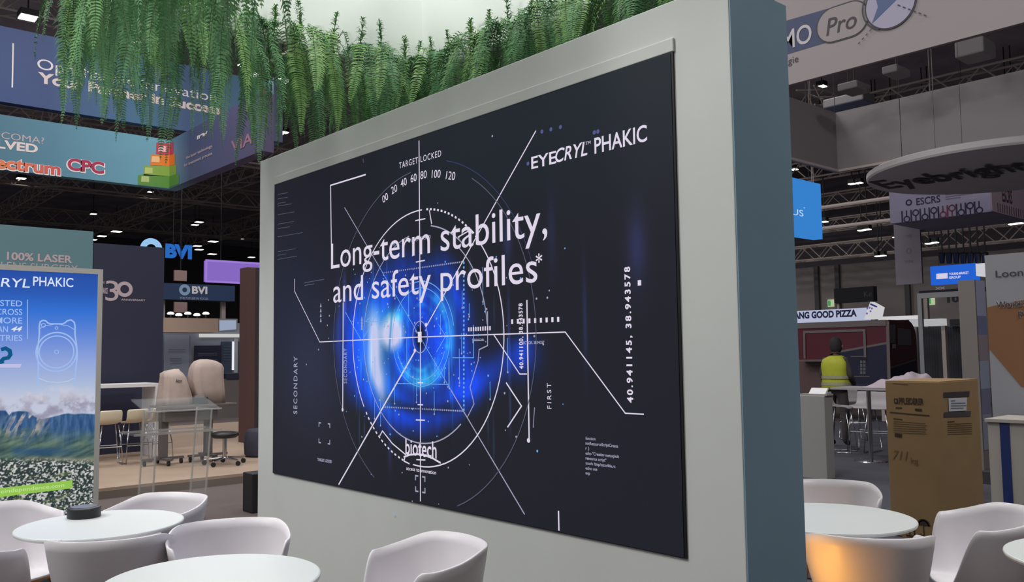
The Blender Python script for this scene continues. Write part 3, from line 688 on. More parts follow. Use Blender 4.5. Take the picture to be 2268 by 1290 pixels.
# white inverted-U bar table seen edge on, stools
BX = -13.35; PB = Plane(0, BX)
yb1 = PB.p(352, 870)[0]; yb0 = PB.p(190, 870)[0]; zb = PB.p(352, 849)[1]
bt = thing('white_bar_table', 'tall white bar table with panel legs in front of the navy wall', 'table', (BX, yb1, DZ))
MB().box((BX - .6, yb0, zb - .05), (BX, yb1, zb), shell_white).build('tabletop', bt)
MB().box((BX - .6, yb1 - .05, DZ), (BX, yb1, zb - .05), shell_white).build('leg', bt); MB().box((BX - .6, yb0, DZ), (BX, yb0 + .05, zb - .05), shell_white).build('leg', bt)
def make_stool(seat_m):
    t = thing('bar_stool', '', 'stool'); H = .76
    b = MB(); n = 24; rings = []
    prof = [(.17, H - .03), (.165, H), (.06, H + .005), (-.10, H + .01), (-.165, H + .05), (-.19, H + .14), (-.205, H + .26)]
    V = []; Fs = []; m_ = 9
    for (y, z) in prof:
        for k in range(m_): x = (k / (m_ - 1) - .5) * .40; V.append((x, y + .22 * x * x * (2 if z > H + .04 else 0), z + (.25 * x * x if z <= H + .02 else 0)))
    for i in range(len(prof) - 1):
        for k in range(m_ - 1): Fs.append((i * m_ + k, i * m_ + k + 1, (i + 1) * m_ + k + 1, (i + 1) * m_ + k))
    b.add(V, Fs, seat_m); o = b.build('seat_shell', t, smooth=True); s_ = o.modifiers.new('thickness', 'SOLIDIFY'); s_.thickness = .014
    u = o.modifiers.new('rounding', 'SUBSURF'); u.levels = 1; u.render_levels = 1
    for sx in (-1, 1):
        MB().tube([(sx * .14, .13, H - .03), (sx * .19, .19, .35), (sx * .21, .21, .012), (sx * .21, -.2, .012), (sx * .19, -.18, .35), (sx * .14, -.12, H - .02)], .010, chrome, 8).build('sled_leg', t, smooth=True)
    MB().tube([(-.19, .19, .34), (.19, .19, .34)], .009, chrome, 8).build('footrest', t); MB().tube([(-.19, -.19, .34), (.19, -.19, .34)], .009, chrome, 8).build('stretcher', t)
    return t
st0 = make_stool(cream)
gl = 'cream bar stools at the white bar table'
for k, (px, lab) in enumerate(((240, 'cream bar stool at the white bar table, nearest the lightbox'), (297, 'cream bar stool at the white bar table, middle of the three'), (349, 'cream bar stool at the white bar table, beside the draped devices'))):
    o = st0 if k == 0 else copy_tree(st0)
    q = on(px, 1000, 0, -12.85); o.scale = (.75, .8, .745); o.location = (-12.85, q[1], DZ); o.rotation_euler = (0, 0, PI / 2 + .1 * (k - 1)); o['label'] = lab; o['group'] = gl
# instrument table with draped devices
TX = -12.0; PT = Plane(0, TX)
ya, yb_ = PT.p(362, 905)[0], PT.p(526, 893)[0]; zt = PT.p(440, 897)[1]
it = thing('instrument_table', 'dark-topped instrument table on castered lift columns, holding two draped devices', 'table', (TX, (ya + yb_) / 2, DZ))
MB().box((TX - .55, ya, zt - .035), (TX, yb_, zt), mat('dark_grey_top', (96, 88, 86), .5), ).build('tabletop', it, bevel=.008)
b = MB().box((TX - .45, ya + .06, zt - .22), (TX - .1, yb_ - .25, zt - .036), mat('drawer_grey', (100, 96, 96), .5)); b.build('drawer_unit', it)
cg = mat('column_grey', (110, 106, 106), .45, .4)
for px in (378, 478):
    y = PT.p(px, 950)[0]; MB().box((TX - .32, y - .05, DZ + .10), (TX - .22, y + .05, zt - .036), cg).build('lift_column', it, bevel=.006)
    o = MB().box((TX - .52, y - .04, DZ + .07), (TX - .02, y + .04, DZ + .10), cg); o.box((TX - .30, y - .28, DZ + .07), (TX - .24, y + .28, DZ + .10), cg); base = o.build('base_frame', it)
    for (dx, dy) in ((-.48, 0), (-.06, 0), (-.27, -.25), (-.27, .25)):
        MB().tube([(TX + dx, y + dy - .015, DZ + .036), (TX + dx, y + dy + .015, DZ + .036)], .035, black, 14).build('caster', it)
drape = mat('beige_dust_sheet', (178, 160, 152), .75, noise=.08, nscale=6, bump=.25)
def draped(name, label, outline_lo, rings, ctr):
    """a sheet hanging over a device: rings of (height, half width, half depth, shift y, shift x)"""
    t = thing(name, label, 'device', (ctr[0], ctr[1], zt + .001))
    b = MB(); n = 40; V = []
    for (z, hw, hd, sy, sx) in rings:
        g = []
        for k in range(n):
            a = 2 * PI * k / n; e = .62; c_, s_ = math.cos(a), math.sin(a)
            fold = 1 + .045 * math.sin(a * 7 + z * 9) * (1 - z / .5) + .03 * math.sin(a * 11 + 2)
            g.append((ctr[0] + sx + hd * math.copysign(abs(c_) ** e, c_) * fold, ctr[1] + sy + hw * math.copysign(abs(s_) ** e, s_) * fold, zt + .001 + z))
        V.append(g)
    b.loft(V, drape); b.build('dust_sheet', t, smooth=True); return t
m2 = (PT.p(435, 850)[0] - PT.p(365, 850)[0]) / 2
t = draped('draped_device', 'shorter device under a beige dust sheet with small dark print, left of the pair', 0, [(0, m2, .22, 0, 0), (.12, m2 * .95, .21, 0, 0), (.26, m2 * .84, .19, -.01, 0), (.38, m2 * .72, .17, -.02, 0), (.44, m2 * .62, .15, -.04, -.01), (.475, m2 * .42, .10, -.02, -.03), (.50, m2 * .12, .04, .04, -.03)], (TX - .26, PT.p(401, 880)[0]))
b = MB(); PD = Plane(0, TX + .0); PD.tx(b, 'Alcon', 393, 848, 407, 7, mat('dark_print', (60, 52, 52), .7), bold=.03, off=-.062); b.build('print', t)
m3 = (PT.p(506, 840)[0] - PT.p(436, 840)[0]) / 2
draped('draped_device', 'taller device under a beige dust sheet with a rounded hood, right of the pair', 0, [(0, m3 * .95, .20, .03, 0), (.2, m3 * .97, .20, .02, 0), (.38, m3, .20, 0, 0), (.50, m3 * .98, .18, .01, 0), (.56, m3 * .85, .16, .01, 0), (.605, m3 * .6, .12, -.01, 0), (.63, m3 * .2, .05, -.03, 0)], (TX - .28, PT.p(472, 880)[0]))
q = PT.p(449, 885); dv = thing('black_instrument', 'small black instrument between the two draped devices', 'device', (TX - .1, q[0], zt))
MB().box((TX - .2, q[0] - .09, zt + .001), (TX - .03, q[0] + .09, zt + .10), black).build('body', dv, bevel=.01); MB().box((TX - .16, q[0] - .07, zt + .10), (TX - .06, q[0] + .05, zt + .125), mat('grey_plastic', (150, 146, 146), .5)).build('tray', dv)
# saddle stool
q = on(497, 1030, 2, DZ); sx, sy = q[0], q[1]
ss = thing('saddle_stool', 'black round swivel stool on a castered chrome base right of the instrument table', 'stool', (sx, sy, DZ))
hs = on(497, 962, 0, sx)[2]
MB().lathe([(0, hs - DZ - .05), (.15, hs - DZ - .05), (.19, hs - DZ - .02), (.18, hs - DZ + .02), (.1, hs - DZ + .035), (0, hs - DZ + .03)], (sx, sy, DZ), black, 32).build('seat', ss, smooth=True)
MB().tube([(sx, sy, DZ + .09), (sx, sy, hs - .05)], .028, chrome, 12).build('gas_lift', ss)
for k in range(5):
    a = 2 * PI * k / 5 + .3; ex, ey = sx + .27 * math.cos(a), sy + .27 * math.sin(a)
    MB().tube([(sx, sy, DZ + .10), (ex, ey, DZ + .075)], .018, chrome, 8, r1=.012).build('base_arm', ss); MB().tube([(ex - .012, ey, DZ + .033), (ex + .012, ey, DZ + .033)], .032, black, 12).build('caster', ss)
# acrylic lectern
AX = -8.62; PA = Plane(0, AX)
acr = mat('clear_acrylic', (200, 204, 206), .08, alpha=.10); acr_e = mat('acrylic_edge', (196, 192, 186), .3, alpha=.5)
y0, y1 = PA.p(312, 1000)[0], PA.p(478, 1000)[0]; zs = PA.p(400, 958)[1]; ztp = PA.p(400, 905)[1]
lc = thing('acrylic_lectern', 'clear acrylic lectern standing in front of the instrument table', 'lectern', (AX, (y0 + y1) / 2, 0))
for (pt, pb) in (((350, 912), (336, 1140)), ((470, 905), (452, 1140))):
    a = PA.p(*pt); e = PA.p(*pb); b = MB(); d = .018
    b.add([(AX - .38, a[0] - d, a[1]), (AX - .02, a[0] - d, a[1]), (AX - .02, a[0] + d, a[1]), (AX - .38, a[0] + d, a[1]), (AX - .40, e[0] - d, 0), (AX, e[0] - d, 0), (AX, e[0] + d, 0), (AX - .40, e[0] + d, 0)], [(0, 1, 2, 3), (7, 6, 5, 4), (4, 5, 1, 0), (5, 6, 2, 1), (6, 7, 3, 2), (7, 4, 0, 3)], acr)
    b.build('side_panel', lc)
    for xx in (AX - .39, AX - .01):
        MB().tube([(xx, a[0], a[1]), (xx, e[0], .003)], .009, acr_e, 6).build('panel_edge', lc)
ys0, ys1 = PA.p(297, 960)[0], PA.p(492, 957)[0]
MB().box((AX - .42, ys0, zs - .008), (AX, ys1, zs + .008), acr).build('shelf', lc); b = MB()
b.box((AX, ys0, zs - .012), (AX + .006, ys1, zs + .012), acr_e); b.build('shelf_edge', lc); MB().box((AX - .426, ys0, zs - .01), (AX - .42, ys1, zs + .01), acr_e).build('shelf_edge', lc)
b = MB(); b.add([(AX + .02, ys0 + .1, ztp - .02), (AX + .02, ys1 - .02, ztp - .02), (AX - .42, ys1 - .02, ztp + .09), (AX - .42, ys0 + .1, ztp + .09)], [(0, 1, 2, 3)], acr); o = b.build('top_panel', lc); s_ = o.modifiers.new('thickness', 'SOLIDIFY'); s_.thickness = .012
MB().tube([(AX + .03, ys0 + .1, ztp - .02), (AX + .03, ys1 - .02, ztp - .02)], .008, acr_e, 6).build('top_edge', lc)

# far left exhibits ------------------------------------------------------------
PQ = Plane(0, -14.2); a = PQ.p(548, 592); e = PQ.p(572, 600); ycol = (a[0], e[0])
bc = thing('brown_pillar', 'dark red-brown square pillar beside the left edge of the screen wall', 'pillar', (-14.35, ycol[0], DZ))
MB().box((-14.5, ycol[0], DZ), (-14.2, ycol[1] - .05, a[1]), mat('red_brown_paint', (84, 58, 56), .7)).build('post', bc); MB().box((-14.5, ycol[1] - .049, DZ), (-14.2, ycol[1] + .3, a[1]), mat('dark_brown_paint', (52, 44, 50), .7)).build('side_post', bc)
PU = Plane(0, -21.0); a = PU.p(457, 577); e = PU.p(620, 631)
pp = thing('purple_screen', 'plain purple glowing sign panel beside the white screen wall', 'screen', (-21.05, a[0], e[1]))
MB().box((-21.15, a[0], e[1]), (-21.0, e[0], a[1]), glow('purple_light', (134, 104, 192))).build('display', pp)
b = MB(); b.line(PU, [(a[0], a[1]), (e[0], a[1]), (e[0], e[1]), (a[0], e[1])], .05, glow('purple_edge', (156, 124, 210)), closed=True); b.build('frame', pp)
for yy in (a[0] + .4, e[0] - .4): MB().tube([(-21.08, yy, a[1]), (-21.08, yy, 12.19)], .008, black, 5).build('suspension_cable', pp)
PV = Plane(0, -24.66); a = PV.p(363, 627); e = PV.p(520, 668)
bv = thing('booth_fascia', 'dark blue booth fascia with ring logo and white BVI', 'sign', (-24.8, a[0], e[1]))
MB().box((-25.2, a[0] - .5, e[1]), (-24.66, e[0], a[1]), ramp_mat('fascia_blue', [(0, (38, 62, 98)), (1, (46, 78, 112))], 1, a[0], e[0])).build('fascia_panel', bv)
for yy in (a[0] + .1, e[0] - .2): MB().box((-25.1, yy - .06, 0), (-24.98, yy + .06, e[1]), steel).build('support_post', bv)
b = MB(); cc = PV.p(409, 642.5); b.arc(PV, cc, .115, 0, 360, .09, mat('pale_blue_print', (150, 178, 206), .6), n=30); PV.tx(b, 'BVI', 425, 650, 459, 15, white_print, bold=.04); PV.tx(b, 'THE FUTURE IN FOCUS', 398, 663, 461, 5, mat('soft_white_print', (150, 160, 180), .6), bold=.02); b.build('lettering', bv)
PV2 = Plane(0, -30.0)
hg = thing('hanging_letters', 'glowing blue BVI letters with a pale ring hung above the navy wall', 'sign', tuple(PV2.w(*PV2.p(366, 569))))
b = MB(); PV2.tx(b, 'BVI', 366, 569, 425, 27, glow('letter_blue', (40, 104, 190)), bold=.06); b.build('letters', hg)
b = MB(); cc = PV2.p(335, 552); b.arc(PV2, cc, .27, 0, 360, .2, glow('ring_pale_blue', (150, 196, 236)), n=36); b.build('ring', hg)
b = MB(); b.tube([PV2.w(*PV2.p(385, 541), -.05), (-30.05, PV2.p(385, 541)[0], 12.19)], .01, black, 5); b.build('cable', hg)
PW_ = Plane(0, -21.5); a = PW_.p(360, 704); e = PW_.p(484, 737)
bm = thing('beige_header_beam', 'beige overhead header beam above the display niche', 'beam', (-21.7, a[0], e[1]))
MB().box((-22.2, a[0] - .4, e[1]), (-21.5, e[0], a[1]), mat('beige_paint', (176, 152, 136), .7)).build('beam', bm); bm_top = float(a[1]); a2 = PW_.p(482, 706); e2 = PW_.p(526, 735)
mn = thing('small_monitor', 'pale lit monitor at the right end of the beige beam', 'monitor', (-21.6, a2[0], e2[1]))
MB().box((-21.7, a2[0] + .02, e2[1]), (-21.5, e2[0], a2[1]), mat('monitor_grey', (140, 144, 150), .5)).build('casing', mn); b = MB(); b.poly(PW_, PW_.P((486, 733), (523, 730), (523, 710), (486, 710)), glow('monitor_light', (150, 162, 186))); b.build('display', mn)
# display niche: white side panels, dark sign, glowing strip, counter
PN2 = Plane(0, -23.0); zc = PN2.p(440, 845)[1]
ni = thing('display_niche', 'white display niche with printed panels and a bright vertical light strip', 'display', (-23.2, PN2.p(450, 800)[0], 0))
a = PN2.p(355, 735); e = PN2.p(560, 735)
MB().box((-23.3, a[0] - .3, 0), (-23.06, e[0] + .3, a[1] + .25), mat('niche_grey', (140, 146, 158), .7)).build('back_panel', ni)
def pnl(name, x0, y0, x1, y1, m, par, P_=PN2, th=.03, off=0):
    a = P_.p(x0, y0); e = P_.p(x1, y1); b = MB(); b.box((P_.val - th + off, a[0], e[1]), (P_.val + off, e[0], a[1]), m); return b.build(name, par)
pnl('printed_panel', 364, 742, 418, 845, mat('niche_panel', (150, 158, 174), .6), ni); pnl('printed_panel', 430, 766, 490, 812, navy_print, ni, off=.02); pnl('printed_panel', 490, 757, 514, 830, mat('slate_print', (66, 80, 100), .6), ni)
pnl('printed_panel', 526, 757, 556, 830, mat('slate_print', (66, 80, 100), .6), ni); pnl('light_strip', 514, 757, 518, 820, glow('strip_white', (235, 238, 248)), ni, off=.01); pnl('white_post', 519, 750, 526, 830, mat('post_white', (190, 192, 196), .6), ni, off=.01)
b = MB()
for (x0, x1, ys_) in ((372, 410, (775, 780)), (376, 402, (795, 800, 806)), (437, 480, (783, 787, 797)), (494, 510, (768, 774, 780, 786, 792, 798)), (530, 552, (770, 776, 782, 790))):
    for y in ys_: b.line(PN2, PN2.P((x0, y), (x1, y)), .012, mat('fine_print', (84, 96, 122), .6) if x0 < 420 else mat('fine_print_pale', (110, 120, 146), .6), .03)
b.build('print_pattern', ni)
pnl('lit_shelf', 440, 740, 548, 748, glow('shelf_white', (206, 206, 204), .9), ni, off=.05)
ct = thing('grey_counter', 'long grey booth counter with dark ledge behind the draped devices', 'counter', (-22.6, PN2.p(450, 900)[0], 0))
PK = Plane(0, -22.0); a = PK.p(350, 845); e = PK.p(580, 845); MB().box((-22.8, a[0], 0), (-22.0, e[0], a[1]), mat('counter_grey', (112, 104, 102), .7)).build('body', ct); MB().box((-22.85, PK.p(500, 845)[0], a[1] + .002), (-21.96, e[0], PK.p(500, 828)[1]), mat('counter_navy', (40, 40, 58), .6)).build('ledge', ct)
# dark pouf and dark case by the wall edge
q = on(563, 1012, 2, DZ); pou = thing('dark_pouf', 'dark blue-grey pouf on the stage edge by the screen wall', 'pouf', (q[0], q[1] + .05, DZ))
MB().lathe([(0, 0), (.22, 0), (.25, .04), (.26, .2), (.235, .36), (.2, .40), (0, .41)], (q[0], q[1] + .12, DZ), mat('pouf_fabric', (60, 60, 76), .9, noise=.1), 36).build('cushion', pou, smooth=True)
q = on(556, 1140, 2, 0); cs = thing('black_case', 'black flight case standing by the left edge of the screen wall', 'case', (q[0], q[1], 0))
MB().box((q[0] - .25, q[1] + .02, 0), (q[0] - .02, q[1] + .5, .40), black).build('body', cs, bevel=.01)

# ================================================================== UPPER LEFT: HANGING BANNERS
CEIL = 12.19
def cables(t, pts, r=.007):
    for (x, y, z) in pts: MB().tube([(x, y, z), (x, y, CEIL)], r, black, 5).build('suspension_cable', t)
def cables_dark(t, pts, r=.004):
    for (x, y, z) in pts: MB().tube([(x, y, z), (x, y, CEIL)], r, black, 5).build('suspension_cable', t)
cube_cols = [('cube_green', (96, 150, 66)), ('cube_lime', (140, 176, 76)), ('cube_orange', (236, 132, 48)), ('cube_red', (206, 66, 92))]
def cubes(b, Pl, rects, off):
    for k, pts in rects: b.poly(Pl, Pl.P(*pts), mat(cube_cols[k][0], cube_cols[k][1], .6), off)
def corner_banner(name, label, Z, corner, left_edge, right_px, top_h, stopsL, stopsR):
    c = at(corner[0], corner[1], Z); xc, yc, z0 = c; PLx = Plane(0, xc); PRy = Plane(1, yc)
    z1 = PLx.p(corner[0], corner[1] - top_h)[1]; ye = PLx.p(left_edge, corner[1] - 20)[0]; xe = PRy.p(right_px, corner[1] - 80)[0]
    t = thing(name, label, 'banner', (xc, yc, z0))
    MB().box((xc - .25, ye, z0), (xc, yc, z1), ramp_mat(name + '_gradient_a', stopsL, 1, ye - yc, 0)).build('long_face', t)
    MB().box((xc - .25, yc + .001, z0), (xe, yc + .25, z1), ramp_mat(name + '_gradient_b', stopsR, 0, 0, xe - xc)).build('short_face', t)
    cables(t, [(xc - .12, ye + .3, z1), (xc - .12, yc - .4, z1), (xe - .2, yc + .12, z1)][:2 if name.startswith('g') else 3])
    return t, PLx, PRy
t, PLo, PRo = corner_banner('glaucoma_banner', 'lower hanging banner with spectrum lettering and a stack of coloured cubes at its corner', 20, (375, 418), -260, 579, 108,
    [(0, (58, 96, 116)), (.55, (84, 132, 154)), (.9, (112, 168, 190)), (1, (120, 178, 198))], [(0, (112, 160, 184)), (.25, (76, 84, 120)), (1, (84, 76, 108))])
b = MB(); PLo.tx(b, 'GLAUCOMA?', -78, 296, 98, 15, num, off=.006); PLo.tx(b, 'SOLVED', -62, 320, 84, 18, mat('cream_print', (228, 210, 206), .6), bold=.035, off=.006); b.build('question_lettering', t)
b = MB(); PLo.tx(b, 'Spectrum', -66, 366, 136, 26, white_print, bold=.075, off=.006); PLo.tx(b, 'CPC', 146, 376, 233, 24, white_print, bold=.085, off=.006)
m_or = ramp_mat('spectrum_orange_red', [(0, (232, 140, 60)), (.45, (226, 112, 84)), (1, (186, 54, 84))], 1, PLo.p(-66, 366)[0] - PRo.val, PLo.p(180, 370)[0] - PRo.val)
PLo.tx(b, 'Spectrum', -64, 365, 134, 26, m_or, bold=.03, off=.012); PLo.tx(b, 'CPC', 149, 375, 230, 24, mat('crimson_print', (176, 44, 82), .6), bold=.035, off=.012); b.build('product_lettering', t)
b = MB()
cubes(b, PLo, [(0, ((305, 409), (305, 389), (318, 386), (375, 391), (375, 417))), (1, ((318, 389), (319, 367), (375, 368), (375, 391))), (2, ((333, 366), (334, 342), (375, 344), (375, 368))), (3, ((345, 341), (346, 316), (375, 318), (375, 344)))], .006)
for (x, y, k) in ((322, 397, (190, 206, 130)), (330, 378, (196, 206, 120)), (345, 353, (255, 200, 140)), (360, 330, (255, 190, 200))): b.poly(PLo, PLo.P((x - 10, y + 6), (x - 9, y - 7), (x + 8, y - 6), (x + 8, y + 7)), mat('cube_face_%d' % x, k, .6), .010)
b.build('cube_pattern', t)
b = MB(); cubes(b, PRo, [(0, ((375, 416), (375, 391), (392, 386), (397, 388), (397, 407))), (1, ((375, 391), (375, 368), (391, 365), (391, 386))), (2, ((375, 368), (375, 344), (388, 340), (388, 365))), (3, ((375, 344), (375, 318), (384, 315), (384, 340)))], .006); b.build('cube_pattern', t)
b = MB(); PRo.tx(b, 'new', 437, 309, 460, 10, white_print, bold=.05, off=.006); PRo.tx(b, 'the laser technology', 412, 353, 470, 6, num, bold=.02, off=.006); PRo.tx(b, 'for treatment process', 408, 370, 470, 6, num, bold=.02, off=.006); b.build('small_lettering', t)
b = MB(); PRo.tx(b, 'VIA', 512, 338, 560, 24, mat('rose_print', (150, 110, 126), .6), bold=.02, off=.006); b.build('side_lettering', t)
t, PLo, PRo = corner_banner('upper_banner', 'upper blue hanging banner half hidden behind the ferns, reading your partner', 22, (590, 319), -260, 606, 138,
    [(0, (58, 84, 140)), (.35, (58, 78, 128)), (.62, (78, 118, 150)), (.75, (72, 94, 132)), (.9, (84, 120, 150)), (1, (118, 176, 200))], [(0, (120, 190, 214)), (1, (84, 90, 120))])
b = MB(); PLo.tx(b, 'Ophthalmic Innovation', 82, 152, 480, 23, white_print, off=.006); PLo.tx(b, 'Your Partner in Success', 83, 182, 492, 22, MATS['cream_print'], bold=.04, off=.006); b.line(PLo, PLo.P((29, 96), (27, 194)), .03, white_print, .006); b.build('lettering', t)
b = MB(); cubes(b, PLo, [(2, ((563, 246), (563, 219), (590, 222), (590, 250))), (1, ((556, 282), (556, 254), (590, 258), (590, 288))), (3, ((575, 214), (575, 190), (590, 192), (590, 218)))], .006); b.build('cube_pattern', t)

# ================================================================== RIGHT: HANGING BOXES
white_fab = mat('stretch_fabric_white', (142, 134, 135), .8)
grey_fab = mat('stretch_fabric_grey', (142, 136, 138), .8)
yF = 11.33; PM = Plane(1, yF); z0 = PM.p(1747, 188)[1]
cb = on(1850, 383, 2, z0); xl, yb = cb[0], cb[1]; z1 = Plane(1, yb).p(1850, 250)[1]
xr = xl + 9.0
t = thing('hanging_banner_box', 'large square hanging banner box with an oval logo, over the aisle at top right', 'banner', (xl, yF, z0))
MB().box((xl, yF, z0), (xr, yF + .06, z1), white_fab).build('front_panel', t); MB().box((xl, yF + .061, z0), (xl + .06, yb, z1), grey_fab).build('left_panel', t)
MB().box((xl, yb, z0), (xr, yb + .06, z1), grey_fab).build('back_panel', t); MB().box((xr - .06, yF + .061, z0), (xr, yb - .001, z1), grey_fab).build('right_panel', t)
b = MB(); b.box((xl + .06, yb - .05, z0), (xr - .06, yb, z0 + .05), steel); b.box((xl + .06, yF + .07, z0), (xl + .11, yb - .06, z0 + .05), steel); b.build('hem_tube', t)
cables(t, [(xl + .03, yF + .03, z1), (xl + .03, yb + .03, z1), (xr - .03, yb + .03, z1), (xr - .03, yF + .03, z1)])
b = MB(); nvy = mat('logo_navy', (58, 66, 96), .7); dk = mat('logo_dark', (58, 54, 60), .7)
b.poly(PM, PM.P((1690, 136), (1690, 62), (1745, 45), (1838, 18), (1838, 92), (1745, 120)), nvy, .004); b.build('logo_band', t)
b = MB(); M0 = PM.p(1733, 110); M1 = PM.p(1799, 90); cp = PM.p(1770, 60)[1] - PM.p(1770, 101)[1]
ang = 0
b.text(PM, 'MO', M0[0], PM.p(1770, 101)[1], M1[0] - M0[0], cp, mat('logo_grey', (176, 170, 174), .7), bold=.01, off=.010); b.build('logo_letters', t)
b = MB(); c1 = PM.p(1846, 55); c2 = PM.p(1886, 44); rr = (PM.p(1846, 18)[1] - PM.p(1846, 92)[1]) / 2
def pill(r, off, m): 
    pts = [(c1[0] + r * math.cos(a), c1[1] + r * math.sin(a)) for a in np.linspace(PI / 2, 3 * PI / 2, 16)] + [(c2[0] + r * math.cos(a), c1[1] + r * math.sin(a)) for a in np.linspace(-PI / 2, PI / 2, 16)]
    b.poly(PM, pts, m, off)
pill(rr + .02, .008, dk); pill(rr, .012, white_fab); e = PM.p(1832, 74); b.text(PM, 'Pro', PM.p(1831, 74)[0], PM.p(1865, 70)[1], PM.p(1899, 58)[0] - PM.p(1831, 74)[0], PM.p(1865, 33)[1] - PM.p(1865, 70)[1], dk, shear=.2, bold=.006, off=.016); b.build('logo_pill', t)
b = MB(); cc = PM.p(1973, 8); r_ = PM.p(2029, 8)[0] - cc[0]; b.disc(PM, cc, r_ + .02, dk, .018, 48); b.disc(PM, cc, r_, mat('lens_lilac', (150, 146, 166), .7), .022, 48)
b.poly(PM, [cc + np.array(d) * r_ for d in ((-.62, .72), (.25, .05), (-.78, -.62), (-.5, 0))], mat('lens_blue', (74, 88, 124), .7), .026); b.arc(PM, cc - np.array([r_ * .15, 0]), r_, 120, 250, .02, dk, .028)
for k in range(6): f = k / 5; b.line(PM, PM.P((1990 + 58 * f, 12 + 22 * f), (1996 + 58 * f, 14.5 + 22 * f)), .015, dk, .03)
for k in range(4): f = k / 3; b.line(PM, PM.P((1932 - 25 * f, 66 + 28 * f), (1928 - 25 * f, 70.5 + 28 * f)), .015, dk, .03)
b.build('lens_emblem', t)
b = MB(); b.text(PM, 'gie', PM.p(1746, 142)[0], PM.p(1757, 140)[1], PM.p(1769, 136)[0] - PM.p(1746, 142)[0], PM.p(1757, 125)[1] - PM.p(1757, 140)[1], dk, off=.006); b.build('small_lettering', t)
# round canopy ring
zd = 4.32; cc = on(2228, 380, 2, zd); ee = on(1919, 404, 2, zd); rd = float(np.hypot(cc[0] - ee[0], cc[1] - ee[1]))
t = thing('round_canopy', 'round pale hanging canopy with dark lettering on its underside, above the square logo box', 'canopy', (cc[0], cc[1], zd))
MB().lathe([(0, .03), (rd - .25, 0), (rd - .02, 0), (rd, .03), (rd, .10), (rd - .03, .12), (0, .12)], cc, mat('canopy_white', (206, 202, 204), .7), 72).build('disc', t, smooth=False)
cables_dark(t, [(cc[0] + math.cos(a) * rd * .8, cc[1] + math.sin(a) * rd * .8, zd + .12) for a in (.5, 2.6, 4.7)], .003)
a = on(1966, 421, 2, zd); e = on(2285, 378, 2, zd); d = unit((e - a) * [1, 1, 0]); FL = Flat((a[0], a[1], zd - .001), d, (d[1], -d[0], 0))
b = MB(); b.text(FL, 'Eyebright', .05, .12, float(np.linalg.norm(e - a)), .85, mat('canopy_letters', (62, 60, 64), .7), bold=.02, off=.006); b.build('lettering', t)
# square logo box (ESCRS)
yE = 17.0; PE = Plane(1, yE); a = PE.p(1972, 496); e = PE.p(2196, 470); zt_ = PE.p(1973, 408)[1] + .1
cy2 = on(2070, 513, 2, a[1])[1]; dpt = cy2 - yE
t = thing('hanging_logo_box', 'square lilac hanging box with event lettering and a row of bars and circles', 'banner', (a[0], yE, a[1]))
lil = mat('lilac_fabric', (150, 146, 172), .8); lil2 = mat('rose_lilac_fabric', (176, 158, 170), .8)
MB().box((a[0], yE, a[1]), (e[0], yE + dpt, zt_), lil).build('body', t)
XE = e[0]; PE2 = Plane(0, XE); MB().box((XE + .001, yE + .01, a[1] + .005), (XE + .012, yE + dpt, zt_), lil2).build('side_panel', t)
cables(t, [(a[0] + .2, yE + .2, zt_), (a[0] + .2, yE + dpt - .2, zt_)])
ink_d = mat('event_ink', (40, 36, 66), .7)
b = MB(); u0 = PE.p(2030, 455); b.text(PE, 'ESCRS', u0[0], PE.p(2058, 451)[1], PE.p(2083, 446)[0] - u0[0], PE.p(2058, 436)[1] - PE.p(2058, 451)[1], ink_d, bold=.015, off=.006); b.arc(PE, PE.p(2013, 449), .05, 0, 360, .03, ink_d, n=18)
for k, (w) in enumerate((52, 60, 34)): q = PE.p(2094, 432 + k * 5); b.line(PE, [(q[0], q[1]), (PE.p(2094 + w, 432)[0], q[1])], .02, mat('soft_ink', (110, 104, 130), .7))
b.build('lettering', t)
b = MB(); zb0 = PE.p(2080, 485)[1]; zb1 = PE.p(2080, 457)[1]
for k in range(18):
    px = 1998 + k * 10.1; u = PE.p(px, 475)[0]; red = k in (9, 10, 11); m_ = mat('event_red', (112, 48, 74), .7) if red else ink_d
    if k % 2 == 0: b.line(PE, [(u, zb0), (u, zb1)], .03, m_)
    else:
        zz = zb0 + (zb1 - zb0) * (.28 if k % 4 == 1 else .72); b.arc(PE, (u, zz), .055, 0, 360, .025, m_, n=14); b.line(PE, [(u, zb0), (u, zz - .055)], .025, m_); b.line(PE, [(u, zz + .055), (u, zb1)], .025, m_)
b.build('bar_pattern', t)
b = MB(); PE3 = Plane(0, XE + .012); b.text(PE3, 'ESCRS', PE3.p(2220, 445)[0], PE3.p(2225, 447)[1], PE3.p(2242, 450)[0] - PE3.p(2220, 445)[0], .25, mat('rose_ink', (84, 48, 72), .7), bold=.015)
for k in range(12): u = PE3.p(2210 + k * 5, 460)[0]; b.line(PE3, [(u, PE3.p(2210, 473)[1] + .03), (u, PE3.p(2210, 450)[1])], .03, MATS['rose_ink'])
b.build('side_print', t)
# long vertical drop banner
yD = 18.4; PDp = Plane(1, yD); a = PDp.p(1985, 632); e = PDp.p(2037, 505)
t = thing('drop_banner', 'narrow grey vertical banner hanging below the square logo box', 'banner', (a[0], yD, a[1]))
MB().box((a[0], yD, a[1]), (e[0], yD + .06, PDp.p(2036, 470)[1]), mat('drop_grey', (126, 120, 130), .8)).build('fabric', t); cables(t, [(a[0] + .2, yD + .03, PDp.p(2036, 470)[1])], .004)
b = MB()
for (l, y, r, s_) in ((2005, 526, 2021, 'TREK'), (2003, 583, 2024, 'TOTAL')): PDp.tx(b, s_, l, y, r, 5, MATS['soft_ink'], bold=.02)
b.arc(PDp, PDp.p(2013, 556), .05, 0, 360, .02, MATS['soft_ink'], n=16); b.build('lettering', t)
